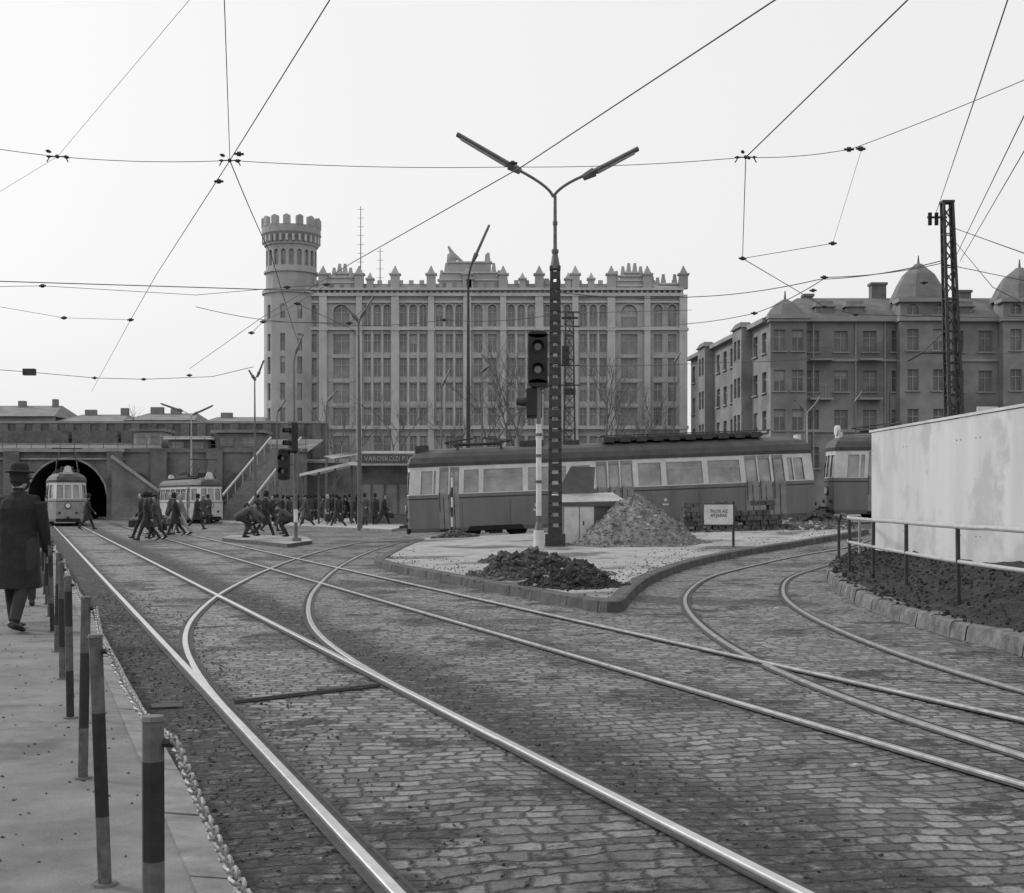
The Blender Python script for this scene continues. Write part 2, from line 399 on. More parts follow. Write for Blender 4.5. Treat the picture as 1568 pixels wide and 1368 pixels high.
# ---------------- foreground fence
o=Obj('roadside_fence'); pk=o.part('posts_grey',mk('fence_grey_paint',.10,.6,0,18,.5,.002,80)); pb=o.part('posts_black_bands',mk('black_paint',0.022,0.5,0,18,.5)); ch=o.part('chain',mk('chain_steel',0.24,0.5,0.2,25,0.6))
def fx(y): return 0.285-0.355*y
posts=[]; y=1.16
while y<34: posts.append(Vector((fx(y),y,0.12))); y+=1.87
for i,p in enumerate(posts):
    lean=Vector((rr(-.03,.03),rr(-.03,.03),0)); tpt=p+Vector((0,0,.89))+lean
    for a,b,q in [(0,.30,pb),(.30,.58,pk),(.58,.80,pb),(.80,.89,pk)] if i%3==1 else [(0,.25,pk),(.25,.62,pb),(.62,.89,pk)]:
        q.cyl(p.lerp(tpt,a/.89),p.lerp(tpt,b/.89),0.025,0.025,8)
    pk.cyl(p,p+Vector((0,0,.012)),.05,.045,10)
    pk.cyl(tpt,tpt+Vector((0,0,.010)),0.029,0.025,8)
    pb.cyl(tpt+Vector((.0,0,-.05)),tpt+Vector((.05,0,-.05)),0.010,0.010,8)
    posts[i]=(p,tpt)
def link(part,c,t,roll,Lk=0.040,Wk=0.023,r=0.0040):
    t=t.normalized(); e1=t.cross(Vector((0,0,1))).normalized(); e2=t.cross(e1)
    e=e1*math.cos(roll)+e2*math.sin(roll); n=t.cross(e); pts=[]; K_=10
    for k in range(K_):
        a=2*math.pi*k/K_; pts.append(c+t*math.cos(a)*Lk/2+e*math.sin(a)*Wk/2)
    i=len(part.v); m=5
    for k in range(K_):
        rad=(pts[k]-c).normalized()
        for q in range(m):
            b=2*math.pi*q/m; part.v.append(tuple(pts[k]+rad*math.cos(b)*r+n*math.sin(b)*r))
    for k in range(K_):
        for q in range(m):
            part.f.append((i+k*m+q,i+((k+1)%K_)*m+q,i+((k+1)%K_)*m+(q+1)%m,i+k*m+(q+1)%m))
for (p,a),(p2,b) in zip(posts[:-1],posts[1:]):
    a=a+Vector((.05,0,-.05)); b=b+Vector((.05,0,-.05)); sag=rr(.02,.07)
    near=a.y<12; n=60 if near else 10; pr=None
    for k in range(n+1):
        t=k/n; c=a.lerp(b,t); c.z-=sag*4*t*(1-t)
        if near: link(ch,c,(b-a),(k%2)*math.pi/2+0.4+rr(-.3,.3))
        elif pr is not None: ch.cyl(pr,c,0.010,0.010,5)
        pr=c
o.done()
# ---------------- facade builder
def facade(wall,glass,frame,org,ux,width,z0,z1,cols,rows,depth=0.25,mull=True,sill=None):
    ux=Vector((ux[0],ux[1],0)).normalized(); n=Vector((ux.y,-ux.x,0)); org=Vector((org[0],org[1],0))
    def q(x,z,d=0): v=org+ux*x+n*d; return (v.x,v.y,z)
    def quad(part,xa,xb,za,zb,d=0): part.poly([q(xa,za,d),q(xb,za,d),q(xb,zb,d),q(xa,zb,d)])
    zc=z0
    for (ra,rb,arch) in sorted(rows):
        if ra>zc: quad(wall,0,width,zc,ra)
        xc=0
        for (ca,cb) in cols:
            quad(wall,xc,ca,ra,rb); xc=cb
            quad(glass,ca,cb,ra,rb,-depth)
            wall.poly([q(ca,ra),q(ca,rb),q(ca,rb,-depth),q(ca,ra,-depth)]); wall.poly([q(cb,ra),q(cb,rb),q(cb,rb,-depth),q(cb,ra,-depth)])
            wall.poly([q(ca,ra),q(cb,ra),q(cb,ra,-depth),q(ca,ra,-depth)]); wall.poly([q(ca,rb),q(cb,rb),q(cb,rb,-depth),q(ca,rb,-depth)])
            w=cb-ca
            if mull:
                t=0.04; d=-depth+0.06
                quad(frame,(ca+cb)/2-t,(ca+cb)/2+t,ra,rb,d)
                zt=ra+(rb-ra)*0.66; quad(frame,ca,cb,zt-t,zt+t,d+0.01)
                quad(frame,ca,ca+.06,ra,rb,d); quad(frame,cb-.06,cb,ra,rb,d)
            if R()<.25:
                zb_=rb-(rb-ra)*rr(.2,.7); quad(frame,ca+.05,cb-.05,zb_,rb-.03,-depth+.03)
            if sill is not None:
                c=org+ux*((ca+cb)/2)+n*0.06; sill.box((c.x,c.y,ra-0.06),(w+0.3,0.2,0.1),math.atan2(ux.y,ux.x))
            if arch:
                rad=w/2; cz=rb-rad; K_=6
                for sgn in (-1,1):
                    cx=(ca+cb)/2; pts=[q(cx+sgn*rad,rb)]
                    for k_ in range(K_+1):
                        a=k_/K_*math.pi/2; pts.append(q(cx+sgn*rad*math.cos(a),cz+rad*math.sin(a)))
                    wall.poly(pts)
        quad(wall,xc,width,ra,rb); zc=rb
    if z1>zc: quad(wall,0,width,zc,z1)
    for p_ in (wall,glass,frame): p_.sheet=True
def castle():
    Y=150.0; sc=F/Y
    zv=lambda v:HC+(HV-v)/sc; xu=lambda u:(u-CU)/sc
    o=Obj('castle_building'); w=o.part('walls',castW); g=o.part('windows',glassB); f=o.part('window_frames',castF)
    p=o.part('pilasters',castP); cr=o.part('cornices',castP); b=o.part('battlements',castW); rf=o.part('roof',castR)
    rows=[(zv(500),zv(467),True)]+[(zv(v+15),zv(v-13),False) for v in (525,562,600,638)]+[(zv(700),zv(668),False)]
    x0=xu(440); x1=xu(1046); nb=11; bw=(x1-x0)/nb
    for i in range(nb):
        xa=x0+i*bw
        if i in (1,9): cols=[(bw/2-0.9,bw/2+0.9)]
        elif i in (0,5,10): cols=[(bw/2-1.25,bw/2-.3),(bw/2+.3,bw/2+1.25)]
        else:
            cw=0.76; gp=0.34; tot=3*cw+2*gp; s0=(bw-tot)/2
            cols=[(s0+k*(cw+gp),s0+k*(cw+gp)+cw) for k in range(3)]
        rw=rows if i not in (1,9) else [(a-0.2,c,d) for a,c,d in rows]
        facade(w,g,f,(xa,Y),(1,0),bw,0,zv(447),cols,rw,0.3)
        # hood moulds over the arched top windows
        for ca,cb in cols:
            rad=(cb-ca)/2+.1; cx_=xa+(ca+cb)/2; cz=zv(467)-(cb-ca)/2; pr=None
            for k_ in range(9):
                a=math.pi*k_/8; q=Vector((cx_+rad*math.cos(a),Y-.05,cz+rad*math.sin(a)))
                if pr is not None: cr.cyl(pr,q,.07,.07,4)
                pr=q
        for a,c in zip([0]+[q[1] for q in cols],[q[0] for q in cols]+[bw]):
            if 0.25<c-a<0.6: p.box((xa+(a+c)/2,Y-0.06,(zv(655)+zv(472))/2),(0.16,0.12,zv(472)-zv(655)))
        for (ra,rb,ar) in rows:
            if not ar: w2=o.part('spandrels',castF); w2.box((xa+bw/2,Y-0.03,ra-0.42),(bw-1.1,0.06,0.34))
    def merlon(x,zt,k=1.0):
        b.box((x,Y-0.1,zt+0.4*k),(0.95*k,0.8,1.5*k)); b.box((x,Y-0.1,zt+1.22*k),(1.25*k,1.1,0.18)); b.box((x,Y-0.1,zt+1.62*k),(0.85*k,0.8,0.62*k),0,0.35); b.cyl((x,Y-.1,zt+1.9*k),(x,Y-.1,zt+2.15*k),.14*k,.10*k,6)
    for i in range(nb+1):
        x=x0+i*bw; wd=0.85 if i%2 else 0.65
        p.box((x,Y-0.2,zv(452)/2),(wd,0.4,zv(452)))
        p.box((x,Y-0.24,zv(505)),(wd+0.25,0.5,0.3)); p.box((x,Y-0.24,zv(655)),(wd+0.25,0.5,0.4))
        merlon(x,zv(438))
    for uu in (567,720,800,870,905): merlon(xu(uu),zv(441),.75)
    L=x1-x0; cx=(x0+x1)/2
    for v,hh,d in ((452,0.35,0.5),(463,0.2,0.3),(504,0.3,0.35),(655,0.4,0.45),(444,0.25,0.7)):
        cr.box((cx,Y-d/2+0.003,zv(v)),(L,d,hh))
    k=x0+0.3
    while k<x1: cr.box((k,Y-0.3,zv(448.2)),(0.22,0.3,0.3)); k+=0.62
    b.box((cx,Y+0.2,zv(441)),(L,0.3,0.9))
    k=x0+0.9
    while k<x1: b.box((k,Y+0.1,zv(441)+0.6),(0.5,0.35,0.45)); k+=1.15
    rf.poly([(x0,Y+0.35,zv(446)),(x1,Y+0.35,zv(446)),(x1,Y+28,zv(446)),(x0,Y+28,zv(446))])
    w.poly([(x1,Y,0),(x1,Y+28,0),(x1,Y+28,zv(446)),(x1,Y,zv(446))]); w.poly([(x0-3,Y+3,0),(x0-3,Y+28,0),(x0-3,Y+28,zv(446)),(x0-3,Y+3,zv(446))])
    w.poly([(x0-3,Y+28,0),(x1,Y+28,0),(x1,Y+28,zv(446)),(x0-3,Y+28,zv(446))])
    def gable(ua,ub,steps):
        for i_,(frac,v) in enumerate(steps):
            a=xu(ua)+(xu(ub)-xu(ua))*(1-frac)/2; c=xu(ub)-(xu(ub)-xu(ua))*(1-frac)/2
            zb=zv(445) if i_==0 else zv(steps[i_-1][1])
            b.box(((a+c)/2,Y+0.35,(zb+zv(v))/2),(c-a,0.9,zv(v)-zb)); cr.box(((a+c)/2,Y+0.3,zv(v)+0.07),(c-a+0.3,1.1,0.16))
            for e in (a+0.3,c-0.3): b.box((e,Y+0.2,zv(v)+0.65),(0.55,0.6,1.0),0,0.5)
            if i_==0:
                n_=int((c-a)/1.1)
                for q in range(n_): g.box((a+(q+.5)*(c-a)/n_,Y-.11,(zb+zv(v))/2),(.45,.04,(zv(v)-zb)*.6))
    gable(672,768,[(1,430),(0.84,419),(0.66,403)])
    gable(932,1003,[(1,439),(0.78,431),(0.5,424),(.25,419)])
    gable(500,548,[(1,434),(0.7,426),(.35,420)])
    gable(1003,1046,[(1,441),(.6,436)])
    for uu in (688,746): b.box((xu(uu),Y+0.3,zv(403)),(0.8,0.8,2.0),0,0.5)
    st=o.part('gable_statue',castW); c=Vector((xu(692),Y+0.2,zv(395)))
    st.blob(c,(0.5,0.4,0.8),3,2); st.cyl(c+Vector((.1,0,.3)),c+Vector((1.2,0,-.4)),0.35,0.1); st.cyl(c+Vector((0,0,.5)),c+Vector((-.4,0,1.3)),0.25,0.12)
    tcx=xu(443); tcy=Y+1.4; n=20; r=2.95
    rowsT=[(zv(v+14),zv(v-12),False) for v in (600,638,560,525)]+[(zv(490),zv(468),True),(zv(408),zv(384),True)]
    def ring(zr0,zr1,r,rows=None,every=1):
        for k_ in range(n):
            a=2*math.pi*k_/n; a2=2*math.pi*(k_+1)/n
            q1=Vector((tcx+r*math.cos(a),tcy+r*math.sin(a),0)); q2=Vector((tcx+r*math.cos(a2),tcy+r*math.sin(a2),0))
            wd=(q2-q1).length
            rw=[x_ for x_ in (rows or []) if x_[0]>zr0 and x_[1]<zr1] if k_%every==0 else []
            facade(w,g,f,q1,(q2-q1),wd,zr0,zr1,[(wd*0.2,wd*0.8)] if rw else [],rw,0.2,mull=False)
    ring(0,zv(448),r+0.05,rowsT,2); ring(zv(448),zv(364),r-0.15,rowsT,1)
    def flr(z0_,z1_,r0,r1): b.cyl((tcx,tcy,z0_),(tcx,tcy,z1_),r0,r1,28)
    flr(zv(450),zv(445),r+.25,r+.25); flr(zv(418),zv(415),r+.05,r+.05); flr(zv(376),zv(373),r,r)
    flr(zv(366),zv(358),r-.1,r+.35); flr(zv(357.9),zv(347),r+.28,r+.28)
    for k_ in range(14):
        a=2*math.pi*(k_+.5)/14; b.box((tcx+(r+.08)*math.cos(a),tcy+(r+.08)*math.sin(a),zv(341)),(0.45,0.75,0.95),a)
        b.cyl((tcx+(r-.1)*math.cos(a),tcy+(r-.1)*math.sin(a),zv(337.5)),(tcx+(r+.3)*math.cos(a),tcy+(r+.3)*math.sin(a),zv(337.5)),0.37,0.37,10)
    for k_ in range(28):
        a=2*math.pi*k_/28; cr.box((tcx+(r+.1)*math.cos(a),tcy+(r+.1)*math.sin(a),zv(367)),(0.3,0.25,0.7),a)
    for uu,ht in ((837,2.6),(720,2.0),(742,2.2),(925,1.5),(600,1.2)):
        rf.box((xu(uu),Y+8,zv(446)+ht/2),(0.9,0.9,ht))
    m=o.part('rooftop_antenna',fsteel)
    for uu,vt in ((543,298),(574,365)):
        x=xu(uu); m.cyl((x,Y+6,zv(446)),(x,Y+6,zv(vt)),0.07,0.04,5)
        for v in range(vt+5,420,14): m.cyl((x-0.4,Y+6,zv(v)),(x+0.4,Y+6,zv(v)),0.025,0.025,4)
    o.done()
castle()
def apartment():
    Y=110.0; sc=F/Y; zv=lambda v:HC+(HV-v)/sc; xu=lambda u:(u-CU)/sc
    o=Obj('apartment_building'); w=o.part('walls',aptW); g=o.part('windows',mk('apartment_glass',.13,.25,0,.7,.5)); f=o.part('window_frames',aptT); t=o.part('trim',aptT); rf=o.part('roof',aptR); c_=o.part('chimneys',soot)  # pane tone lifted, haze painted into the glass colour
    ze=zv(492); xc=xu(1177); rows=[(zv(v+17),zv(v-15),False) for v in (522,583,643,700)]
    x1=60
    def span(xa,xb,Yf,rws=rows,cw=1.1,sp=2.3,z1=ze):
        n=max(1,int((xb-xa)/sp)); s=(xb-xa)/n
        cols=[(s*(k+.5)-cw/2,s*(k+.5)+cw/2) for k in range(n)]
        facade(w,g,f,(xa,Yf),(1,0),xb-xa,0,z1,cols,rws,0.25,sill=t)
    span(xc+0,x1,Y)
    A=Vector((18.4,141)); B=Vector((xc,Y)); Ls=(B-A).length; n=11; s=Ls/n
    facade(w,g,f,A,(B-A),Ls,0,ze,[(s*(k+.5)-.65,s*(k+.5)+.65) for k in range(n)],rows,0.25,sill=t)
    d=(B-A).normalized(); nn=Vector((d.y,-d.x))
    for fr_ in (0.25,0.72):
        q=A+d*Ls*fr_; q0=q+nn*.9; facade(w,g,f,q0,d,3.2,zv(662),ze+0.2,[(0.5,1.4),(1.8,2.7)],[r_ for r_ in rows if r_[0]>zv(662)],0.2)
        w.poly([(q.x,q.y,zv(662)),(q0.x,q0.y,zv(662)),(q0.x,q0.y,ze+.2),(q.x,q.y,ze+.2)])
        e0=q+d*3.2; e1=q0+d*3.2; w.poly([(e0.x,e0.y,zv(662)),(e1.x,e1.y,zv(662)),(e1.x,e1.y,ze+.2),(e0.x,e0.y,ze+.2)])
        m_=(q0+e0)/2; rf.box((m_.x,m_.y,ze+.45),(3.5,1.3,.5),math.atan2(d.y,d.x),0.6)
    def oriel(ua,ub,vtop,pr=1.1,dome=None):
        xa,xb=xu(ua),xu(ub); zt=zv(vtop); rw=[r_ for r_ in rows]+([(zv(485),zv(469),True)] if vtop<468 else [])
        n=max(2,int((xb-xa)/1.8)); s=(xb-xa)/n
        facade(w,g,f,(xa,Y-pr),(1,0),xb-xa,0,zt,[(s*(k+.5)-.45,s*(k+.5)+.45) for k in range(n)],rw,0.22,sill=t)
        for x in (xa,xb): w.poly([(x,Y-pr,0),(x,Y+1,0),(x,Y+1,zt),(x,Y-pr,zt)])
        t.box(((xa+xb)/2,Y-pr/2-.15,zt+.12),(xb-xa+.5,pr+.6,.3))
        t.box(((xa+xb)/2,Y-pr/2-.1,ze),(xb-xa+.3,pr+.4,.3))
        if dome:
            zt2=zt+.25; zd=zv(dome); ww=xb-xa; cx=(xa+xb)/2; cy=Y+ww/2-pr; m=8; i0=len(rf.v); lv=[(0,1.14),(.08,1.12),(.45,.86),(.72,.62),(.88,.34),(1,.14)]
            for a_,k_ in lv:
                for q in range(m):
                    an=2*math.pi*(q+.5)/m; rf.v.append((cx+ww/2*k_*math.cos(an),cy+ww/2*k_*math.sin(an),zt2+(zd-zt2)*a_))
            for r_ in range(len(lv)-1):
                for q in range(m): rf.f.append((i0+r_*m+q,i0+r_*m+(q+1)%m,i0+(r_+1)*m+(q+1)%m,i0+(r_+1)*m+q))
            rf.f.append(tuple(i0+(len(lv)-1)*m+q for q in range(m)))
            rf.cyl((cx,cy,zd-.1),(cx,cy,zd+.7),0.12,0.04,6)
    oriel(1177,1232,490,0.8,457); oriel(1372,1450,466,1.2,402); oriel(1528,1606,466,1.2,408)
    L=x1-xc; cx=(xc+x1)/2
    t.box((cx,Y-.2,ze+.1),(L,.7,.35)); t.box((cx,Y-.08,zv(552)),(L,.2,.2)); t.box((cx,Y-.08,zv(660)),(L,.22,.25))
    m_=(A+B)/2; t.box((m_.x-.1,m_.y,ze+.1),(Ls,.8,.35),math.atan2(d.y,d.x)); t.box((m_.x-.05,m_.y,zv(660)),(Ls,.25,.25),math.atan2(d.y,d.x))
    zr=zv(447)
    rf.poly([(xc-.3,Y-.4,ze+.25),(x1,Y-.4,ze+.25),(x1,Y+3.5,zr),(xc+3,Y+3.5,zr)])
    rf.poly([(xc-.3,Y-.4,ze+.25),(xc+3,Y+3.5,zr),(A.x+4,A.y,zr),(A.x-.4,A.y,ze+.25)])
    rf.poly([(xc+3,Y+3.5,zr),(x1,Y+3.5,zr),(x1,A.y,zr),(A.x+4,A.y,zr)])
    w.poly([(A.x,A.y,0),(x1,A.y,0),(x1,A.y,zr),(A.x+4,A.y,zr),(A.x,A.y,ze)])
    for uu,vt,ww in ((1364,424,1.2),(1253,442,.7),(1500,436,1.0)):
        x=xu(uu); c_.box((x,Y+4,(zv(vt)+ze)/2),(ww,1.0,zv(vt)-ze)); c_.box((x,Y+4,zv(vt)),(ww+.2,1.2,.2))
    for uu in (1265,1312,1480):
        dm=o.part('dormers',aptW); dm.box((xu(uu),Y+1.4,zv(474)),(1.4,1.6,1.5)); rf.box((xu(uu),Y+1.3,zv(464)),(1.8,2,.5),0,.5); g.box((xu(uu),Y+.56,zv(475)),(.8,.06,1.0))
    for uu in (1255,1330):
        for v in (612,552):
            t.box((xu(uu),Y-.5,zv(v)),(1.8,1.0,.15)); rl=o.part('balcony_rails',fsteel)
            for k in range(9): rl.cyl((xu(uu)-.85+k*.21,Y-.95,zv(v)),(xu(uu)-.85+k*.21,Y-.95,zv(v)+.95),.02,.02,4)
            rl.cyl((xu(uu)-.88,Y-.95,zv(v)+.95),(xu(uu)+.88,Y-.95,zv(v)+.95),.03,.03,4)
    for uu in (1245,1310,1355,1465): t.cyl((xu(uu),Y-.1,0),(xu(uu),Y-.1,ze),.08,.08,6)
    o.done()
apartment()
# ---------------- railway viaduct etc
def viaduct():
    Y=104.0; sc=F/Y; zv=lambda v:HC+(HV-v)/sc; xu=lambda u:(u-CU)/sc
    o=Obj('railway_viaduct'); w=o.part('wall',soot); c=o.part('coping',mk('old_coping',0.3,.9,0,1,.3)); t=o.part('tunnel',black)
    xa,xb=-85,xu(470); cx=xu(103); r=xu(168)-cx; ztop=zv(692); sp=1.0
    def arc(x):
        q=1-((x-cx)/r)**2; return 0 if q<=0 else sp+ (zv(704)-sp)*math.sqrt(q)
    def q4(x0,x1,b0,b1): w.poly([(x0,Y,b0),(x1,Y,b1),(x1,Y,ztop),(x0,Y,ztop)])
    q4(xa,cx-r,0,0); q4(cx+r,xb,0,0); n=20
    for i in range(n):
        a=cx-r+2*r*i/n; b=cx-r+2*r*(i+1)/n
        za=arc(a) or sp; zb=arc(b) or sp
        q4(a,b,za,zb); t.poly([(a,Y,za),(b,Y,zb),(b,Y+14,zb),(a,Y+14,za)])
        c.cyl((a,Y-.05,za+.1),(b,Y-.05,zb+.1),.10,.10,4)
    for x in (cx-r,cx+r): t.poly([(x,Y,0),(x,Y+14,0),(x,Y+14,sp+.1),(x,Y,sp+.1)])
    t.poly([(cx-r,Y+14,0),(cx+r,Y+14,0),(cx+r,Y+14,6),(cx-r,Y+14,6)])
    w.sheet=True; t.sheet=True
    c.box(((xa+xu(192))/2,Y-.1,ztop+.12),(xu(192)-xa,.7,.3)); c.box(((xa+xu(192))/2,Y-.06,ztop-.55),(xu(192)-xa,.3,.12)); w.box(((xu(192)+xb)/2,Y+.1,ztop+.1),(xb-xu(192),.5,.3))
    w2=o.part('pilasters',soot)
    for u in (20,178,245,330,400): w2.box((xu(u),Y-.2,ztop/2),(1.2,.5,ztop))
    for u in (210,285,365):
        pn=o.part('blind_arches',mk('arch_infill',0.09,.9,0,.8,.3))
        pn.box((xu(u),Y-.03,1.3),(1.9,.08,2.6)); pn.cyl((xu(u),Y-.065,2.6),(xu(u),Y+.005,2.6),.95,.95,20)
    a=Vector((xu(180),Y-1.6,zv(700))); b=Vector((xu(258),Y-1.6,zv(757)))
    c.cyl(a,b,.14,.14,4); w2.poly([(a.x,a.y+.1,a.z),(b.x,b.y+.1,b.z),(b.x,b.y+.1,0),(a.x,a.y+.1,0)])
    w.poly([(xa,Y+.3,ztop),(xb,Y+.3,ztop),(xb,Y+10,zv(664)),(xa,Y+10,zv(664))])
    rl=o.part('railing',fsteel); x=xa
    while x<xb: rl.cyl((x,Y+.4,ztop),(x,Y+.4,ztop+1.1),.03,.03,4); x+=1.1
    for dz in (.55,1.1): rl.cyl((xa,Y+.4,ztop+dz),(xb,Y+.4,ztop+dz),.025,.025,4)
    w2.box(((xa+xb)/2,Y+12,zv(666)),(xb-xa,.6,3.0)); c.box(((xa+xb)/2,Y+12,zv(666)+1.6),(xb-xa,.9,.18))
    for u in range(-80,470,28): w2.box((xu(u),Y+11.6,zv(666)),(.7,.4,2.9))
    for ua,ub in ((-60,60),(66,140),(146,206)):
        wg=o.part('goods_wagons',mk('wagon_side',.12,.8,0,2,.4)); wg.box(((xu(ua)+xu(ub))/2,Y+8,zv(672)+.1),(xu(ub)-xu(ua),2.4,1.7))
    o.done()
    def hut(name,ua,ub,va,vb,y,mat,roof):
        o=Obj(name); s=F/y; x0=(ua-CU)/s;x1=(ub-CU)/s; z0=HC+(HV-vb)/s-1; z1=HC+(HV-va)/s
        w=o.part('walls',mat); w.box(((x0+x1)/2,y+1.5,(z0+z1)/2),(x1-x0,3,z1-z0))
        r=o.part('roof',roof); r.box(((x0+x1)/2,y+1.5,z1+.15),(x1-x0+.6,3.8,.22))
        g=o.part('windows',glassB); n=max(2,int((x1-x0)/1.3))
        for i in range(n): g.box((x0+(i+.5)*(x1-x0)/n,y-.02,(z0+z1)/2+.5),((x1-x0)/n*.6,.08,(z1-z0)*.3))
        o.done()
    hut('signal_cabin',258,318,674,692,106,soot,white); hut('signal_cabin',205,248,662,684,107,lsteel,soot)
    hut('railway_shed',330,400,664,690,107,mk('shed_wall',0.2,.9),castR)
    Y=130; sc=F/Y
    o=Obj('low_tenement'); w=o.part('walls',mk('tenement_wall',0.26,.9,0,.4,.3)); r=o.part('roof',mk('tenement_roof',0.2,.9,0,.8,.3)); ch=o.part('chimneys',mk('chimney_brick',.2,.9)); g=o.part('windows',glassB); f=o.part('window_frames',aptT)
    for ua,ub,vr,ve in ((-300,85,616,638),(85,190,630,646),(190,300,628,644),(300,408,634,650)):
        a,b=(ua-CU)/F*Y,(ub-CU)/F*Y; zz=lambda v:HC+(HV-v)/sc; wd=b-a; n=int(wd/2.2); s=wd/n
        facade(w,g,f,(a,Y),(1,0),wd,0,zz(ve),[(s*(k+.5)-.45,s*(k+.5)+.45) for k in range(n)],[(zz(ve)-1.7,zz(ve)-.5,False)],.2)
        i=len(r.v)
        for x,y,z in ((a,Y-.4,zz(ve)),(b,Y-.4,zz(ve)),(b-1,Y+5,zz(vr)),(a+1,Y+5,zz(vr)),(a,Y+10,zz(ve)),(b,Y+10,zz(ve))): r.v.append((x,y,z))
        r.f+=[(i,i+1,i+2,i+3),(i+3,i+2,i+5,i+4),(i,i+3,i+4),(i+1,i+5,i+2)]
        x=a+2
        while x<b-1: ch.box((x,Y+4.5,zz(vr)+.1),(rr(.4,1.3),.6,rr(.5,1.0))); x+=rr(1.8,4.5)
    o.done()
viaduct()
def stairs():
    Y=94; sc=F/Y; zv=lambda v:HC+(HV-v)/sc; xu=lambda u:(u-CU)/sc
    o=Obj('stone_staircase'); s=o.part('steps',mk('stair_stone',0.2,.85,0,2,.3)); p=o.part('parapets',lsteel)
    n=22; a=Vector((xu(368),Y-4,0)); b=Vector((xu(416),Y+6,zv(684)))
    for i in range(n):
        t=i/n; c=a.lerp(b,t); z=b.z*(i+1)/n; s.box((c.x,c.y,z/2),(2.0,.5,z),-.15)
    for dx in (-1.1,1.1):
        q0=a+Vector((dx,0,.9)); q1=b+Vector((dx,0,.9)); p.cyl(q0,q1,.08,.08,4)
        for k in range(9): q=q0.lerp(q1,k/8); p.cyl(q-Vector((0,0,1)),q,.04,.04,4)
    o.done()
    o=Obj('retaining_wall'); w=o.part('wall',soot); w.box(((xu(430)+xu(1100))/2,110,2.2),(xu(1100)-xu(430)+16,1,4.4)); c=o.part('coping',lsteel); c.box(((xu(430)+xu(1100))/2,110,4.5),(xu(1100)-xu(430)+16,1.3,.2)); o.done()
stairs()
def text(body,size,mat,loc,rot,name='lettering'):
    cu=bpy.data.curves.new(name,'FONT'); cu.body=body; cu.size=size; cu.align_x='CENTER'; cu.align_y='CENTER'; cu.extrude=0.005; cu.materials.append(mat)
    ob=bpy.data.objects.new(name,cu); bpy.context.collection.objects.link(ob); ob.location=loc; ob.rotation_euler=rot; return ob
def kiosk():
    Y=78; sc=F/Y; zv=lambda v:HC+(HV-v)/sc; xu=lambda u:(u-CU)/sc
    o=Obj('ticket_kiosk'); xa,xb=xu(548),xu(690)
    w=o.part('walls',soot); w.box(((xa+xb)/2,Y+2.5,zv(712)/2),(xb-xa,4,zv(712)))
    g=o.part('shop_windows',glassB); n=7
    for i in range(n): g.box((xa+(i+.5)*(xb-xa)/n,Y+.47,1.5),((xb-xa)/n*.8,.06,1.7))
    r=o.part('roof_slab',white); r.box(((xa+xb)/2,Y+1.8,zv(711)),(xb-xa+.8,6,.18))
    r.poly([(xu(462),Y-.8,zv(726)),(xa,Y-.8,zv(706)),(xa,Y+5,zv(706)),(xu(462),Y+5,zv(726))]); r.poly([(xu(462),Y-.8,zv(730)),(xa,Y-.8,zv(711)),(xa,Y-.8,zv(706)),(xu(462),Y-.8,zv(726))])
    r.poly([(xu(500),Y-1.5,zv(700)),(xu(560),Y-1.5,zv(690)),(xu(560),Y+3,zv(690)),(xu(500),Y+3,zv(700))])
    r.box((xu(600),Y+.5,zv(694)),(xu(650)-xu(550),3.6,.14))
    c=o.part('columns',fsteel)
    for u in (466,490,515,540): c.cyl((xu(u),Y-.5,0),(xu(u),Y-.5,zv(724)+(u-466)*.008),.07,.07,6)
    sg=o.part('sign_board',mk('sign_dark',0.08,.6)); sg.box(((xu(558)+xu(642))/2,Y-1.3,zv(704)),(xu(642)-xu(558),.12,.46))
    o.extra.append(text('VAROSKOZI P.U.',.36,lsteel,(xu(598),Y-1.38,zv(704)),(math.pi/2,0,0)))
    o.done()
kiosk()
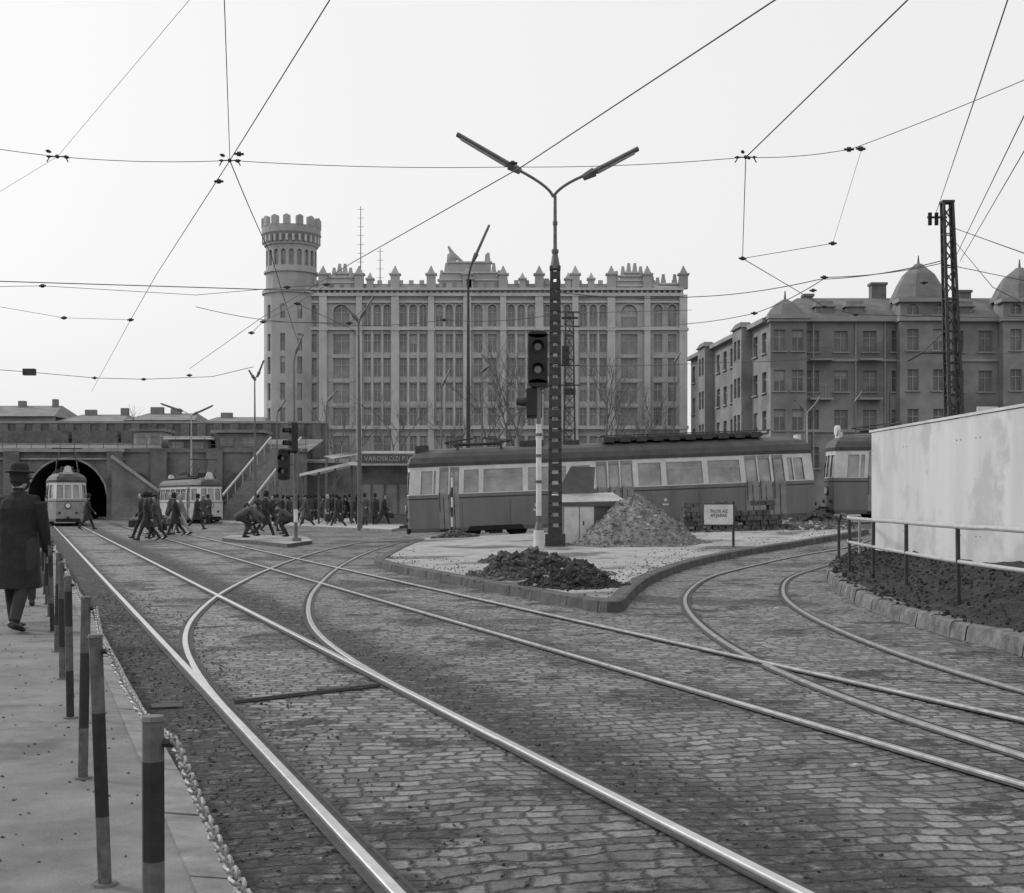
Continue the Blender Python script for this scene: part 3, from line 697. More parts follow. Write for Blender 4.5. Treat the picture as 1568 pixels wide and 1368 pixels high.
# ---------------- trams
def tram(name,L,segs,M,W=1.12,roofgear='long',H=3.35,lamp=True,panto=True,body=tb,band=tw):
    o=Obj(name); nose=1.5
    bd=o.part('body_panels',body); wf=o.part('window_band',band); gl=o.part('glazing',glassT); rf=o.part('roof',tr); tm=o.part('trim',dsteel); dr=o.part('doors',mk('tram_door',0.24,.5)); ug=o.part('underframe',mk('underframe_black',0.015,.8)); ln=o.part('white_lining',tw)
    def tw_(s):
        d=min(s,L-s)
        return 0.62*W+(1-0.62)*W*math.sin(min(1,d/nose)*math.pi/2)**0.9 if d<nose else W
    ks=sorted(set([0,0.12,nose*.5,nose,L-nose,L-nose*.5,L-.12,L]+[x for a,b,c in segs for x in (a,b)]))
    def typ(a,b):
        m=(a+b)/2
        for x,y,c in segs:
            if x<m<y: return c
        return 'f'
    out=[]
    for a,b in zip(ks[:-1],ks[1:]): out.append((a,-tw_(a),typ(a,b)))
    e=tw_(L)
    out+= [(L,-e,'f'),(L+.10,-e*.93,'win'),(L+.16,-e*.36,'f'),(L+.16,-e*.3,'win'),(L+.16,e*.3,'f'),(L+.16,e*.36,'win'),(L+.10,e*.93,'f')]
    for a,b in reversed(list(zip(ks[:-1],ks[1:]))): out.append((b,tw_(b),typ(a,b)))
    out+= [(0,e,'f'),(-.10,e*.93,'win'),(-.16,e*.36,'f'),(-.16,e*.3,'win'),(-.16,-e*.3,'f'),(-.16,-e*.36,'win'),(-.10,-e*.93,'f')]
    c=L/2
    lev=[(.26,.04),(.40,0),(1.40,0),(1.45,0),(1.56,.0),(2.42,.06),(2.50,.06),(2.53,.05),(2.66,.03),(2.86,.10),(3.02,.28),(3.12,.55),(3.18,.95)]
    lev=[(z*H/3.2,d) for z,d in lev]
    def pt(p,l):
        z,d=l; s,t=p[0],p[1]; en=1-d*1.25/c
        return Vector((c+(s-c)*en, t*(1-d/W), z))
    n=len(out)
    for i in range(n):
        p,q=out[i],out[(i+1)%n]
        if abs(p[0]-q[0])+abs(p[1]-q[1])<1e-6: continue
        T=p[2]
        for j in range(len(lev)-1):
            A,B,C,D_=pt(p,lev[j]),pt(q,lev[j]),pt(q,lev[j+1]),pt(p,lev[j+1])
            part=bd
            if j==2: part=tm
            elif j in(4,5): part=wf
            elif j==3: part=bd
            elif j==6: part=ln
            elif j>=7: part=rf
            if T=='door' and j<=5: part=dr
            if (j==4 and T in('win','door')):
                nrm=(B-A).cross(D_-A).normalized(); ctr=Vector((c,0,A.z))
                if nrm.dot(A-ctr)<0: nrm=-nrm
                ins=nrm*-.04; up=Vector((0,0,.035)); hz=(B-A).normalized()*.03
                a2,b2,c2,d2=A+hz+up,B-hz+up,C-hz-up,D_+hz-up
                for x,y,xx,yy in ((A,B,b2,a2),(B,C,c2,b2),(C,D_,d2,c2),(D_,A,a2,d2)): part.poly([x,y,xx,yy])
                fr=[a2,b2,c2,d2]; g=[v+ins for v in fr]
                for x,y,xx,yy in ((fr[0],fr[1],g[1],g[0]),(fr[1],fr[2],g[2],g[1]),(fr[2],fr[3],g[3],g[2]),(fr[3],fr[0],g[0],g[3])): tm.poly([x,y,xx,yy])
                gl.poly(g)
                if T=='win' and (B-A).length>1.0:
                    h0=g[3].lerp(g[0],.28)-ins*.4; h1=g[2].lerp(g[1],.28)-ins*.4; band_=o.part('vent_bars',lsteel); band_.poly([h0,h1,h1-Vector((0,0,.03)),h0-Vector((0,0,.03))])
            else:
                part.poly([A,B,C,D_])
    rf.poly([pt(p,lev[-1]) for p in out]); ug.poly([pt(p,(lev[0][0]+.02,.03)) for p in out])
    ft=lev[-1][0]
    for a,b,t in segs:
        if t=='door':
            for sg in (-1,1):
                m=(a+b)/2; tm.box((m,sg*(tw_(m)+.004),.95),(.02,.02,1.2)); tm.cyl((a+.03,sg*(tw_(a)+.03),1.0),(a+.03,sg*(tw_(a)+.03),1.7),.015,.015,5)
                ug.box((m,sg*(W-.05),.33),(b-a,.1,.08))
    k=1.8
    while k<L-1.8:
        for sg in (-1,1): tm.box((k,sg*(W+.002),.88),(.010,.005,.9))
        k+=1.75
    for s_ in (L*.3,L*.62):
        for sg in (-1,1): ln.box((s_,sg*(W+.004),.95),(.22,.006,.06)); ln.box((s_,sg*(W+.004),1.12),(.10,.006,.10))
    for s in (L*.2,L*.8):
        ug.box((s,0,.42),(2.4,1.9,.3))
        for sg in (-1,1): ug.box((s,sg*(W+.003),.36),(2.1,.012,.18),0,.9)
        for d in (-.85,.85):
            for t in (-.78,.78): ug.cyl((s+d,t-.06,.34),(s+d,t+.06,.34),.34,.34,18)
        for t in (-.92,.92): rust_=o.part('bogie_frames',rust); rust_.box((s,t,.4),(2.2,.08,.16)); rust_.box((s,t,.25),(.5,.1,.2))
    ug.box((L/2,0,.5),(2.6,1.7,.5))
    for e_,sg in ((-.16,-1),(L+.16,1)):
        tm.cyl((e_,0,1.15),(e_+sg*.05,0,1.15),.17,.17,16); lp=o.part('headlight_lens',white); lp.cyl((e_+sg*.05,0,1.15),(e_+sg*.07,0,1.15),.13,.12,16)
        tm.box((e_+sg*.15,0,.5),(.35,.14,.1)); ug.box((e_,0,.33),(.1,1.3,.2))
        if lamp:
            sb=o.part('route_sign',tw); sb.box((e_-sg*.45,0,ft-.12),(.14,.5,.34))
            for t in (-.45,.45): tm.cyl((e_+sg*.0,t,.75),(e_+sg*.05,t,.75),.07,.07,10)
            tm.cyl((e_+sg*.03,.28*W,1.6),(e_+sg*.03-sg*.05,.3*W,2.2),.01,.01,4)
            if roofgear!='long': sb.cyl((e_-sg*.32,0,ft+.12),(e_-sg*.46,0,ft+.12),.2,.2,14)
    gr=o.part('roof_equipment',dsteel)
    if roofgear=='long':
        gr.box((L*.68,0,ft+.10),(L*.40,1.2,.12)); k=L*.49
        while k<L*.88: gr.box((k,0,ft+.09),(.38,1.4,.20)); k+=.62
        for t in(-.68,.68): gr.cyl((L*.47,t,ft+.24),(L*.9,t,ft+.24),.02,.02,5)
        gr.box((L*.03,0,ft-.02),(.5,.7,.3)); gr.box((L*.3,0,ft+.08),(.9,.8,.2)); gr.box((L*.4,0,ft+.06),(.6,.6,.16))
    elif roofgear=='short':
        gr.box((L*.5,0,ft+.1),(L*.3,1.0,.2)); gr.box((L*.2,0,ft+.15),(.8,.7,.3))
    gr.box((L*.5,.55,ft-.01),(L*.8,.3,.05))
    if panto:
        pc=L*.17; hgt=panto
        for t in (-.6,.6):
            gr.cyl((pc-.9,t,ft+.12),(pc+.9,t,ft+.12),.03,.03,5)
            for d in (-.8,.8): gr.cyl((pc+d,t,ft-.1),(pc+d,t,ft+.15),.06,.04,6)
            for d in (-1,1):
                kn=Vector((pc+d*1.25,t*.9,ft+.12+hgt*.45)); gr.cyl((pc+d*.15,t,ft+.12),kn,.022,.022,5); gr.cyl(kn,(pc+d*.2,t*.6,ft+.12+hgt),.018,.018,5)
        gr.cyl((pc+.2,-.85,ft+.14+hgt),(pc+.2,.85,ft+.14+hgt),.03,.03,5); gr.cyl((pc-.2,-.85,ft+.14+hgt),(pc-.2,.85,ft+.14+hgt),.03,.03,5)
    o.done(M)
def placeM(p0,p1):
    x=(p1-p0).normalized(); z=Vector((0,0,1)); y=z.cross(x).normalized(); z=x.cross(y)
    return Matrix(((x.x,y.x,z.x,p0.x),(x.y,y.y,z.y,p0.y),(x.z,y.z,z.z,p0.z),(0,0,0,1)))
p0=Vector((-3.66,50.7,0.0)); p1=Vector((11.45,52.2,.6)); Lm=15.0
def su(u): return (u-628)/622.0*Lm
segs=[(su(640),su(664),'win'),(su(668),su(682),'door'),(su(684),su(698),'door'),(su(704),su(729),'win'),(su(734),su(796),'win'),(su(802),su(863),'win'),(su(869),su(900),'win'),
(su(908),su(925),'door'),(su(927),su(944),'door'),(su(946),su(965),'door'),(su(972),su(1010),'win'),(su(1016),su(1075),'win'),(su(1081),su(1134),'win'),(su(1141),su(1160),'door'),(su(1162),su(1181),'door'),(su(1184),su(1203),'door'),(su(1208),su(1238),'win')]
tram('tram',Lm,segs,placeM(p0,p1),panto=.22)
q0=p1+(p1-p0).normalized()*0.75+Vector((0,0.1,.05)); q1=q0+Vector((15,1.2,0))
stdseg=[(.3,.95,'win'),(1.05,1.45,'door'),(1.5,1.9,'door')]+[(2.1+i*1.5,3.5+i*1.5,'win') for i in range(6)]+[(11.2,11.6,'door'),(11.65,12.05,'door'),(12.2,12.8,'win')]
tram('tram',13.0,stdseg,placeM(q0,q1),panto=.25,roofgear='short')
old=[(.2,.9,'win'),(1.0,1.7,'door'),(1.9,3.3,'win'),(3.4,4.8,'win'),(4.9,6.3,'win'),(6.4,7.8,'win'),(7.9,9.2,'win'),(9.3,10,'door'),(10.1,10.8,'win')]
f0=G(104,806); d=Vector((-.352,1,0)).normalized()
tram('tram',11.0,old,placeM(f0,f0+d),W=1.1,H=3.1,panto=1.2,roofgear='short',body=mk('tram_old_paint',.26,.5))
f0=G(322,802); d=Vector((-.50,1,0)).normalized()
tram('tram',11.0,old,placeM(f0,f0+d),W=1.1,H=2.9,panto=1.0,roofgear='short',body=mk('tram_light_paint',0.5,.5))
# ---------------- masts and lamps
def lattice(part,base,top,w0,w1,n,leg=.035,br=.018):
    base=Vector(base);top=Vector(top); cs=[]
    for i in range(n+1):
        t=i/n; c=base.lerp(top,t); w=(w0+(w1-w0)*t)/2
        cs.append([c+Vector((sx*w,sy*w,0)) for sx,sy in ((-1,-1),(1,-1),(1,1),(-1,1))])
    for k in range(4): part.cyl(cs[0][k],cs[-1][k],leg,leg*.8,4)
    for i in range(n):
        for k in range(4):
            k2=(k+1)%4
            if i%2: part.cyl(cs[i][k],cs[i+1][k2],br,br,4)
            else: part.cyl(cs[i][k2],cs[i+1][k],br,br,4)
            if i%2==0: part.cyl(cs[i][k],cs[i][k2],br,br,4)
def tubelamp(o,a,b,w=.13):
    p=o.part('luminaire_housing',gsteel); g=o.part('luminaire_glass',lsteel)
    a=Vector(a);b=Vector(b); p.cyl(a,b,w,w*.8,10,ry=.55)
    dn=Vector((0,0,-.055)); t=(b-a).normalized(); g.cyl(a+t*.2+dn,b-t*.12+dn,w*.72,w*.62,10,ry=.5)
    p.cyl(a-t*.25,a+t*.1,w*.6,w*.9,8)
def bez(a,b,c,n=10): return [a*(1-t)**2+b*2*t*(1-t)+c*t*t for t in [i/n for i in range(n+1)]]
o=Obj('street_lamp'); b=G(850,836,.13); Y=b.y; s=o.part('battened_mast',dsteel); q=lambda u,v,dy=0:P(u,v,Y)+Vector((0,dy,0))
z=lambda v:HC+(HV-v)/F*Y
n=26
for i in range(n):
    za=b.z+(z(412)-b.z)*i/n; zb=b.z+(z(412)-b.z)*(i+1)/n; w=.15-.06*i/n
    for sx in (-1,1): s.box((b.x+sx*w,Y,(za+zb)/2),(.095,.17,zb-za+.02))
    for sy in (-1,1): s.box((b.x,Y+sy*.08,za+.12),(2*w,.012,.19))
s.box((b.x,Y,b.z+.15),(.55,.5,.35)); s.box((b.x,Y,z(412)+.02),(.3,.25,.1))
pt_=o.part('pole_top',gsteel); pt_.cyl((b.x,Y,z(412)),(b.x,Y,z(385)),.15,.06,12); pt_.cyl((b.x,Y,z(390)),(b.x,Y,z(300)),.055,.045,10)
for pts in (bez(q(847,302),q(843,285),q(785,256)),bez(q(847,302),q(858,282),q(908,264))): pt_.path(pts,.04)
tubelamp(o,q(785,256),q(700,206),.15); tubelamp(o,q(905,266),q(977,228),.15)
for v,r_ in ((345,.07),(388,.1)): pt_.cyl((b.x,Y,z(v)),(b.x,Y,z(v)+.1),r_,r_,10)
o.done()
def simple_lamp(ub,vb,Y,pole_top,arms,r=.08,mat=gsteel,name='street_lamp'):
    o=Obj(name); b=P(ub,vb,Y); b.z=h(b.x,Y); p=o.part('pole',mat); t=P(*pole_top,Y)
    p.cyl(b,(b.x,Y,b.z+1.2),r*1.4,r*1.3,10); p.cyl((b.x,Y,b.z+1.2),b.lerp(t,.6),r*1.1,r*.9,8); p.cyl(b.lerp(t,.6),t,r*.75,r*.5,8)
    for (u1,v1,u2,v2,u3,v3) in arms:
        p.path(bez(t,P(u1,v1,Y),P(u2,v2,Y),6),r*.45,6); tubelamp(o,P(u2,v2,Y),P(u3,v3,Y),.12)
    o.done()
simple_lamp(717,720,58,(717,440),[(716,415,728,392,749,345)],.1,dsteel)
simple_lamp(551,810,66,(549,500),[(550,490,556,480,572,455),(549,492,543,485,530,470)],.1)
simple_lamp(452,815,80,(450,560),[(450,548,455,535,464,512)],.09)
simple_lamp(391,810,84,(390,585),[(390,580,396,572,404,552),(390,580,388,578,381,567)],.08)
simple_lamp(293,760,100,(293,640),[(293,634,300,633,326,621),(293,634,275,628,246,618)],.08,lsteel)
simple_lamp(676,760,82,(676,600),[(676,590,680,585,690,565)],.08)
simple_lamp(738,760,76,(738,572),[(738,568,742,566,750,560)],.07)
simple_lamp(424,800,90,(424,640),[(424,632,428,626,438,612)],.07)
simple_lamp(500,800,88,(500,622),[(500,615,506,610,516,598)],.07)
simple_lamp(1236,700,95,(1236,635),[(1236,628,1244,625,1256,608),(1236,628,1228,625,1216,612)],.08,lsteel)
simple_lamp(1032,700,100,(1032,560),[(1032,555,1036,550,1042,540)],.08)
simple_lamp(1310,700,98,(1310,620),[(1310,615,1312,612,1320,600)],.08)
o=Obj('catenary_mast'); s=o.part('lattice',dsteel); Y=57; b=P(872,800,Y); b.z=.4
lattice(s,b,P(872,478,Y),.55,.3,18,.045,.02)
s.box(tuple(P(872,600,Y)),(.5,.3,.25)); s.box(tuple(P(866,545,Y)),(.3,.3,.8)); s.cyl(P(860,487,Y),P(885,487,Y),.05,.05,6)
for v in (478,500,560,590): s.cyl(P(858,v,Y),P(888,v,Y),.03,.03,5)
o.done()
o=Obj('catenary_mast'); s=o.part('lattice',dsteel); Y=34; t=P(1450,310,Y)
b=Vector((P(1468,0,Y).x,Y,.1))
lattice(s,b,t,.40,.22,22,.05,.018)
for dx in (-.11,.11): s.cyl(b+Vector((dx,0,0)),t+Vector((dx*.7,0,0)),.05,.045,4)
s.box(tuple(t),(.30,.30,.06)); i_=o.part('insulators',black)
s.cyl(P(1450,333,Y),P(1420,333,Y),.03,.03,5)
for u in (1424,1434): i_.cyl(P(u,326,Y),P(u,345,Y),.05,.05,8)
s.cyl(P(1462,540,Y),P(1412,541,Y),.025,.025,5); s.cyl(P(1412,541,Y),P(1390,553,Y),.025,.025,5); s.cyl(P(1455,500,Y),P(1412,541,Y),.012,.012,4)
o.done()
simple_lamp(1362,700,60,(1362,600),[],.06,dsteel,'utility_pole')
o=Obj('notice_board'); s=o.part('board',white); c=P(1512,630,33); s.box(tuple(c),(.5,.05,.22)); s.cyl(c,(c.x,33,.3),.03,.03,6); o.done()
# ---------------- signals
def head(o,c,face,n=2,w=.34):
    hs=o.part('signal_housing',mk('signal_black',0.018,.5)); ln=o.part('lenses',mk('signal_lens',0.03,.12,spec=1.0)); ln2=o.part('lens_pale',mk('signal_lens_pale',0.22,.2,spec=1.0))
    f=Vector((face[0],face[1],0)).normalized(); ang=math.atan2(f.y,f.x)+math.pi/2
    H_=n*.42+.06; hs.box(tuple(c),(w,.22,H_),ang)
    hs.cyl(c+Vector((0,0,H_/2))-f*.11,c+Vector((0,0,H_/2))+f*.11,w/2,w/2,16,ry=.4); hs.cyl(c-Vector((0,0,H_/2))-f*.11,c-Vector((0,0,H_/2))+f*.11,w/2,w/2,16,ry=.4)
    side=Vector((-f.y,f.x,0))
    for k in range(n):
        cc=c+Vector((0,0,(n/2-.5-k)*.42)); q_=(ln if k==0 else ln2)
        q_.cyl(cc+f*.11,cc+f*.125,.075,.065,18); hs.cyl(cc+f*.108,cc+f*.118,.12,.12,18)
        m=10
        for j in range(m):
            a=math.pi*(-.15+1.3*j/m); b_=math.pi*(-.15+1.3*(j+1)/m); r_=.115
            pa=cc+side*math.cos(a)*r_+Vector((0,0,math.sin(a)*r_)); pb=cc+side*math.cos(b_)*r_+Vector((0,0,math.sin(b_)*r_))
            hs.poly([pa+f*.11,pb+f*.11,pb+f*.32,pa+f*.32])
o=Obj('traffic_signal'); b=G(825,878,.13); Y=b.y; p=o.part('pole',gsteel)
zq=lambda v:HC+(HV-v)/F*Y
p.cyl(b,(b.x,Y,zq(590)),.045,.04,10); wp=o.part('white_pole_band',white); wp.cyl((b.x,Y,zq(790)),(b.x,Y,zq(650)),.052,.052,10)
wp.cyl((b.x,Y,b.z),(b.x,Y,zq(812)),.105,.095,12); p.cyl((b.x,Y,zq(812)),(b.x,Y,zq(800)),.09,.05,12)
for v in (700,740,668): p.cyl((b.x,Y,zq(v)),(b.x,Y,zq(v)+.05),.062,.062,10)
head(o,Vector((b.x-.02,Y-.02,zq(550))),(0,-1),2,.36); head(o,Vector((b.x-.08,Y+.15,zq(616))),(-.9,.3),1,.3)
p.cyl((b.x,Y,zq(598)),(b.x+.2,Y,zq(590)),.03,.03,6)
o.done()
o=Obj('traffic_signal'); b=G(453,829,.12); Y=b.y; p=o.part('pole',gsteel); zq=lambda v:HC+(HV-v)/F*Y
p.cyl(b,(b.x,Y,zq(690)),.06,.05,10); p.cyl(b,b+Vector((0,0,.12)),.2,.16,12); wp=o.part('white_pole_band',white); wp.cyl((b.x,Y,zq(800)),(b.x,Y,zq(780)),.07,.07,10)
head(o,Vector((b.x-.1,Y,zq(670))),(-.9,-.5),2,.38); head(o,Vector((b.x-.38,Y-.05,zq(712))),(-.2,-1),2,.34); p.cyl((b.x,Y,zq(712)),(b.x-.3,Y,zq(712)),.03,.03,6)
o.done()
o=Obj('marker_post'); b=G(692,822,.1)
for k in range(6): (o.part('white_bands',white) if k%2 else o.part('black_bands',dsteel)).cyl(b+Vector((0,0,.35*k)),b+Vector((0,0,.35*k+.35)),.035,.035,8)
o.done()
o=Obj('utility_cabinet'); b=G(872,833,.13); s=o.part('front_panel',white); d=o.part('body',mk('cabinet_shaded',0.10,.6)); ang=math.radians(14)  # lit face painted white, shaded side painted dark
w2=1.5; H_=1.15
C=b+Vector((.55,.75,H_/2)); d.box(tuple(C),(w2*1.15,1.1,H_),ang)
n=Vector((math.sin(ang),-math.cos(ang),0)); sd=Vector((math.cos(ang),math.sin(ang),0))
c=C+n*.565-sd*.42; s.box(tuple(c),(.86,.03,H_*.97),ang); jn=o.part('panel_joint',dsteel); jn.box(tuple(c+n*.02),(.015,.01,H_*.9),ang); jn.box(tuple(c+n*.025+sd*.12),(.03,.03,.12),ang)
l=o.part('lid',lsteel); l.poly([tuple(C+n*.62-sd*.95+Vector((0,0,H_/2+.02))),tuple(C+n*.62+sd*.95+Vector((0,0,H_/2+.06))),tuple(C-n*.6+sd*.95+Vector((0,0,H_/2+.3))),tuple(C-n*.6-sd*.95+Vector((0,0,H_/2+.25)))])
d.poly([tuple(C+n*.61-sd*.94+Vector((0,0,H_/2))),tuple(C+n*.61+sd*.94+Vector((0,0,H_/2+.04))),tuple(C+n*.61+sd*.94+Vector((0,0,H_/2-.1))),tuple(C+n*.61-sd*.94+Vector((0,0,H_/2-.1)))])
d.poly([tuple(C-n*.58-sd*.8+Vector((0,0,H_/2+.2))),tuple(C-n*.58+sd*.35+Vector((0,0,H_/2+.2))),tuple(C-n*.7+sd*.45+Vector((0,0,H_/2+1.05))),tuple(C-n*.7-sd*.3+Vector((0,0,H_/2+1.05)))])
o.done()
def heap(name,c,rx,ry,hh,mat,seed,clods,cs,pk=(0,0),pw=1.0,mat2=None,nz=.1):
    o=Obj(name); s=o.part('mound',mat); s.smooth=True; s.sheet=True; n=30; m=64
    def hz(r,a):
        rim=1+.25*noise.noise(Vector((math.cos(a)*1.5,math.sin(a)*1.5,seed)))+.12*noise.noise(Vector((math.cos(a)*4,math.sin(a)*4,seed)))
        x=c.x+rx*r*math.cos(a)*rim+pk[0]*(1-r); y=c.y+ry*r*rim*math.sin(a)+pk[1]*(1-r)
        zz=hh*max(0,(1-r))**pw+ nz*noise.noise(Vector((x*2.2,y*2.2,seed)))*min(1,(1-r)*4)+nz*.5*noise.noise(Vector((x*7,y*7,seed)))*min(1,(1-r)*5)
        return (x,y,h(x,y)+.135+max(-.01,zz))
    for i in range(n+1):
        for k in range(m): s.v.append(hz(i/n,2*math.pi*k/m))
    for i in range(n):
        for k in range(m):
            k2=(k+1)%m; s.f.append((i*m+k,i*m+k2,(i+1)*m+k2,(i+1)*m+k)) if i else s.f.append((k,(i+1)*m+k2,(i+1)*m+k)) 
    t=o.part('stones',mat2 or mat); t2=o.part('pale_stones',mk('pale_stone',.3,.9,0,5,.3))
    for i in range(clods):
        r=rr(0,1)**.55*1.22; a=rr(0,6.283); q=hz(min(r,1.0),a); sz=rr(*cs)*(1 if R()<.93 else 1.9)
        q=(c.x+(q[0]-c.x)*(r/min(r,1.0)),c.y+(q[1]-c.y)*(r/min(r,1.0)),q[2]); (t if R()<(.7 if name=='gravel_heap' else .97) else t2).rock(q,sz)
    o.done()
heap('gravel_heap',G(982,836,.13)+Vector((0,1.5,0)),1.75,1.6,1.38,gravel,3,3200,(.012,.036),(-.05,0),.85,None,.16)
heap('dirt_heap',G(822,884,.13)+Vector((.05,.6,0)),1.05,1.5,.40,dirt,11,1700,(.012,.045),(-.2,0),.7,brk,.24)
heap('dirt_heap',G(872,900,.13)+Vector((.05,.6,0)),.75,.9,.25,dirt,21,800,(.012,.04),(0,0),.7,dirt,.14)
heap('dirt_heap',G(770,862,.13)+Vector((0,.5,0)),.45,.6,.15,dirt,31,300,(.012,.05),(0,0),.6,brk,.1)
heap('dirt_heap',G(695,824,.13)+Vector((0,.3,0)),.6,.5,.2,dirt,41,300,(.02,.06),(0,0),.6,brk,.1)
o=Obj('paving_stone_stack'); s=o.part('stones',brk)
a=G(1045,815,.13); b=G(1212,811,.13); L_=(b-a).length; d=(b-a).normalized()
for row in range(6):
    x=rr(0,.1)
    while x<L_*(1-.04*row):
        w=rr(.18,.3)
        if R()<.93-.07*row:
            for dy in (0,.22,.44):
                c=a+d*(x+w/2)+Vector((rr(-.01,.01),dy+.1+rr(-.03,.03),0)); hh=h(c.x,c.y)+.13
                s.box((c.x,c.y,hh+row*.155+.075),(w-.02,.2,.145),rr(-.12,.12),.93)
        x+=w
o.done()
o=Obj('paving_stone_stack'); s=o.part('stones',brk)
a=G(1216,800,.13)
for i in range(160):
    x=rr(0,1.8); y=rr(0,.8); s.box((a.x+x,a.y+y,h(a.x,a.y)+.13+rr(.02,.4)*(1-abs(x-.9)/1.1)),(rr(.12,.25),rr(.12,.2),.13),rr(0,3),.9)
o.done()
o=Obj('rubble_strip'); s=o.part('stones',brk)
for i in range(700):
    u=rr(1000,1310); c=G(u,rr(806,818)-(u-1000)*.025,.13); s.rock((c.x,c.y,c.z),rr(.02,.09))
o.done()
o=Obj('notice_sign'); b=G(1123,838,.13); Y=b.y; p=o.part('post',dsteel); p.cyl(b,(b.x,Y,HC+(HV-768)/F*Y),.035,.035,8); c=P(1100,788,Y)
w_=44/F*Y; hh=32/F*Y; bo=o.part('board',white); bo.box((c.x,Y-.05,c.z),(w_,.03,hh)); fr_=o.part('frame',dsteel)
for dz in (-hh/2,hh/2): fr_.box((c.x,Y-.05,c.z+dz),(w_+.04,.05,.02))
bl=mk('sign_ink',0.12,.6)
o.extra.append(text('TILOS AZ\nATJARAS',.11,bl,(c.x,Y-.072,c.z+.03),(math.pi/2,0,0)))
o.done()
# ---------------- overhead wires
cu=bpy.data.curves.new('overhead_wires','CURVE'); cu.dimensions='3D'; cu.bevel_depth=1.0; cu.bevel_resolution=1; cu.materials.append(mk('wire_dark',0.07,.6))
def wire(pts,r=.013,sag=0.0):
    pts=[Vector(p) for p in pts]; q=[]
    for a,b in zip(pts[:-1],pts[1:]):
        for k in range(9 if sag else 1):
            t=k/9; c=a.lerp(b,t); c.z-=sag*4*t*(1-t); q.append(c)
    q.append(pts[-1]); sp=cu.splines.new('POLY'); sp.points.add(len(q)-1)
    for i,p in enumerate(q): sp.points[i].co=(p.x,p.y,p.z,1); sp.points[i].radius=r*.78
N1=W(352,246); lamp8=P(846,447,G(850,836,.13).y)
N2=W(1142,241); N3=W(88,240)
wire([W(338,-160),N1],.006); wire([W(620,-200),W(505,0),N1,W(240,420),W(200,490),W(140,600)],.009)
wire([N1,W(415,390),W(455,520)],.010,.04); wire([W(-200,190),N3,N1,W(780,256),N2,W(1305,228),W(1800,20)],.006,.04)
wire([W(1500,-205),W(1187,0),W(800,255),W(540,402),W(400,487),W(290,565)],.010); wire([W(1520,-130),W(1390,0),N2],.010); wire([N2,W(1137,396)],.008)
wire([W(380,-110),W(290,0),N3],.0035); wire([N3,W(-60,330)],.0035)
wire([W(1600,-170),W(1543,0),W(1500,130),P(1432,330,34)],.009); wire([W(1680,-60),W(1568,178),P(1462,396,34)],.010); wire([W(1640,90),W(1568,232),P(1470,400,34)],.010)
wire([W(-200,427,8.2),W(0,431,8.2),W(420,444,8.2),lamp8],.020); wire([lamp8,W(1060,455,8),W(1255,428,8),P(1448,398,34)],.018,.1)
wire([W(-60,440),W(65,438),W(300,452),W(440,440),W(500,436)],.008); wire([W(300,470),W(490,495),W(680,490),W(860,480)],.010,.1)
wire([W(-60,562,5.8),W(45,570,5.8),W(145,579,5.8),W(220,581,5.8),W(325,577,5.8),W(388,562,5.8)],.014)
wire([W(-30,465),W(98,487),W(200,490)],.007); wire([W(403,493),W(455,465),W(500,436)],.01); wire([W(385,510),W(403,493),W(535,495),W(560,470)],.01)
wire([P(860,500,57),W(1010,498,7),W(1155,480,7),W(1265,425,7),P(1448,402,34)],.014,.08); wire([W(1137,396),W(1262,470),W(1310,482),W(1568,488)],.010); wire([W(1137,396),W(1275,373)],.008)
wire([W(1275,373),W(1320,227)],.004); wire([P(1462,350,34),W(1568,388),W(1700,440)],.012); wire([P(1462,370,34),W(1520,440),W(1568,465)],.010)
wire([P(1448,405,34),W(1568,430,7)],.012); wire([P(1412,541,34),W(1568,540,5.5)],.01,.05); wire([W(870,560,5.6),W(1100,555,5.6),W(1300,545,5.6),P(1390,553,34)],.010,.05)
wire([lamp8,P(872,480,57),P(1060,475,57)],.012); wire([W(455,465),W(540,505),W(551,520)],.009)
ow=bpy.data.objects.new('overhead_wires',cu); bpy.context.collection.objects.link(ow)
o=Obj('wire_insulators'); s=o.part('insulators',mk('insulator_dark',0.03,.4))
def ins(p,r=.06,l=.18,t=(1,0,0)):
    t=Vector(t).normalized(); s.cyl(p-t*l/2,p+t*l/2,r*.5,r*.5,8); s.cyl(p-t*l*.2,p+t*l*.2,r,r,8)
for n_ in (N1,N2,N3):
    s.blob(n_,(.03,.03,.03))
    for a in (-.11,.11): ins(n_+Vector((a,0,.0)),.018,.07,(1,0,0)); ins(n_+Vector((a*.6,a*1.4,.03)),.022,.09,(.5,1,0))
    s.path([n_+Vector((-.14,0,-.07)),n_+Vector((-.1,0,0)),n_+Vector((.1,0,0)),n_+Vector((.14,0,-.07))],.008)
for u,v in ((65,438),(98,487),(200,490),(145,579),(220,581),(290,575),(385,510),(403,493),(440,440),(500,436),(535,495),(785,250),(1137,396),(1275,373),(1262,425),(1245,445),(1262,470),(1310,482),(1155,480),(1300,229),(1318,228),(366,236),(455,465),(680,490),(1415,433),(335,278)):
    p=W(u,v); sc_=p.y/20; ins(p,.022+.012*sc_,.08+.05*sc_,(1,rr(-.3,.3),0))
p=W(45,570,5.8); s.box(tuple(p),(.40,.2,.22))
o.done()
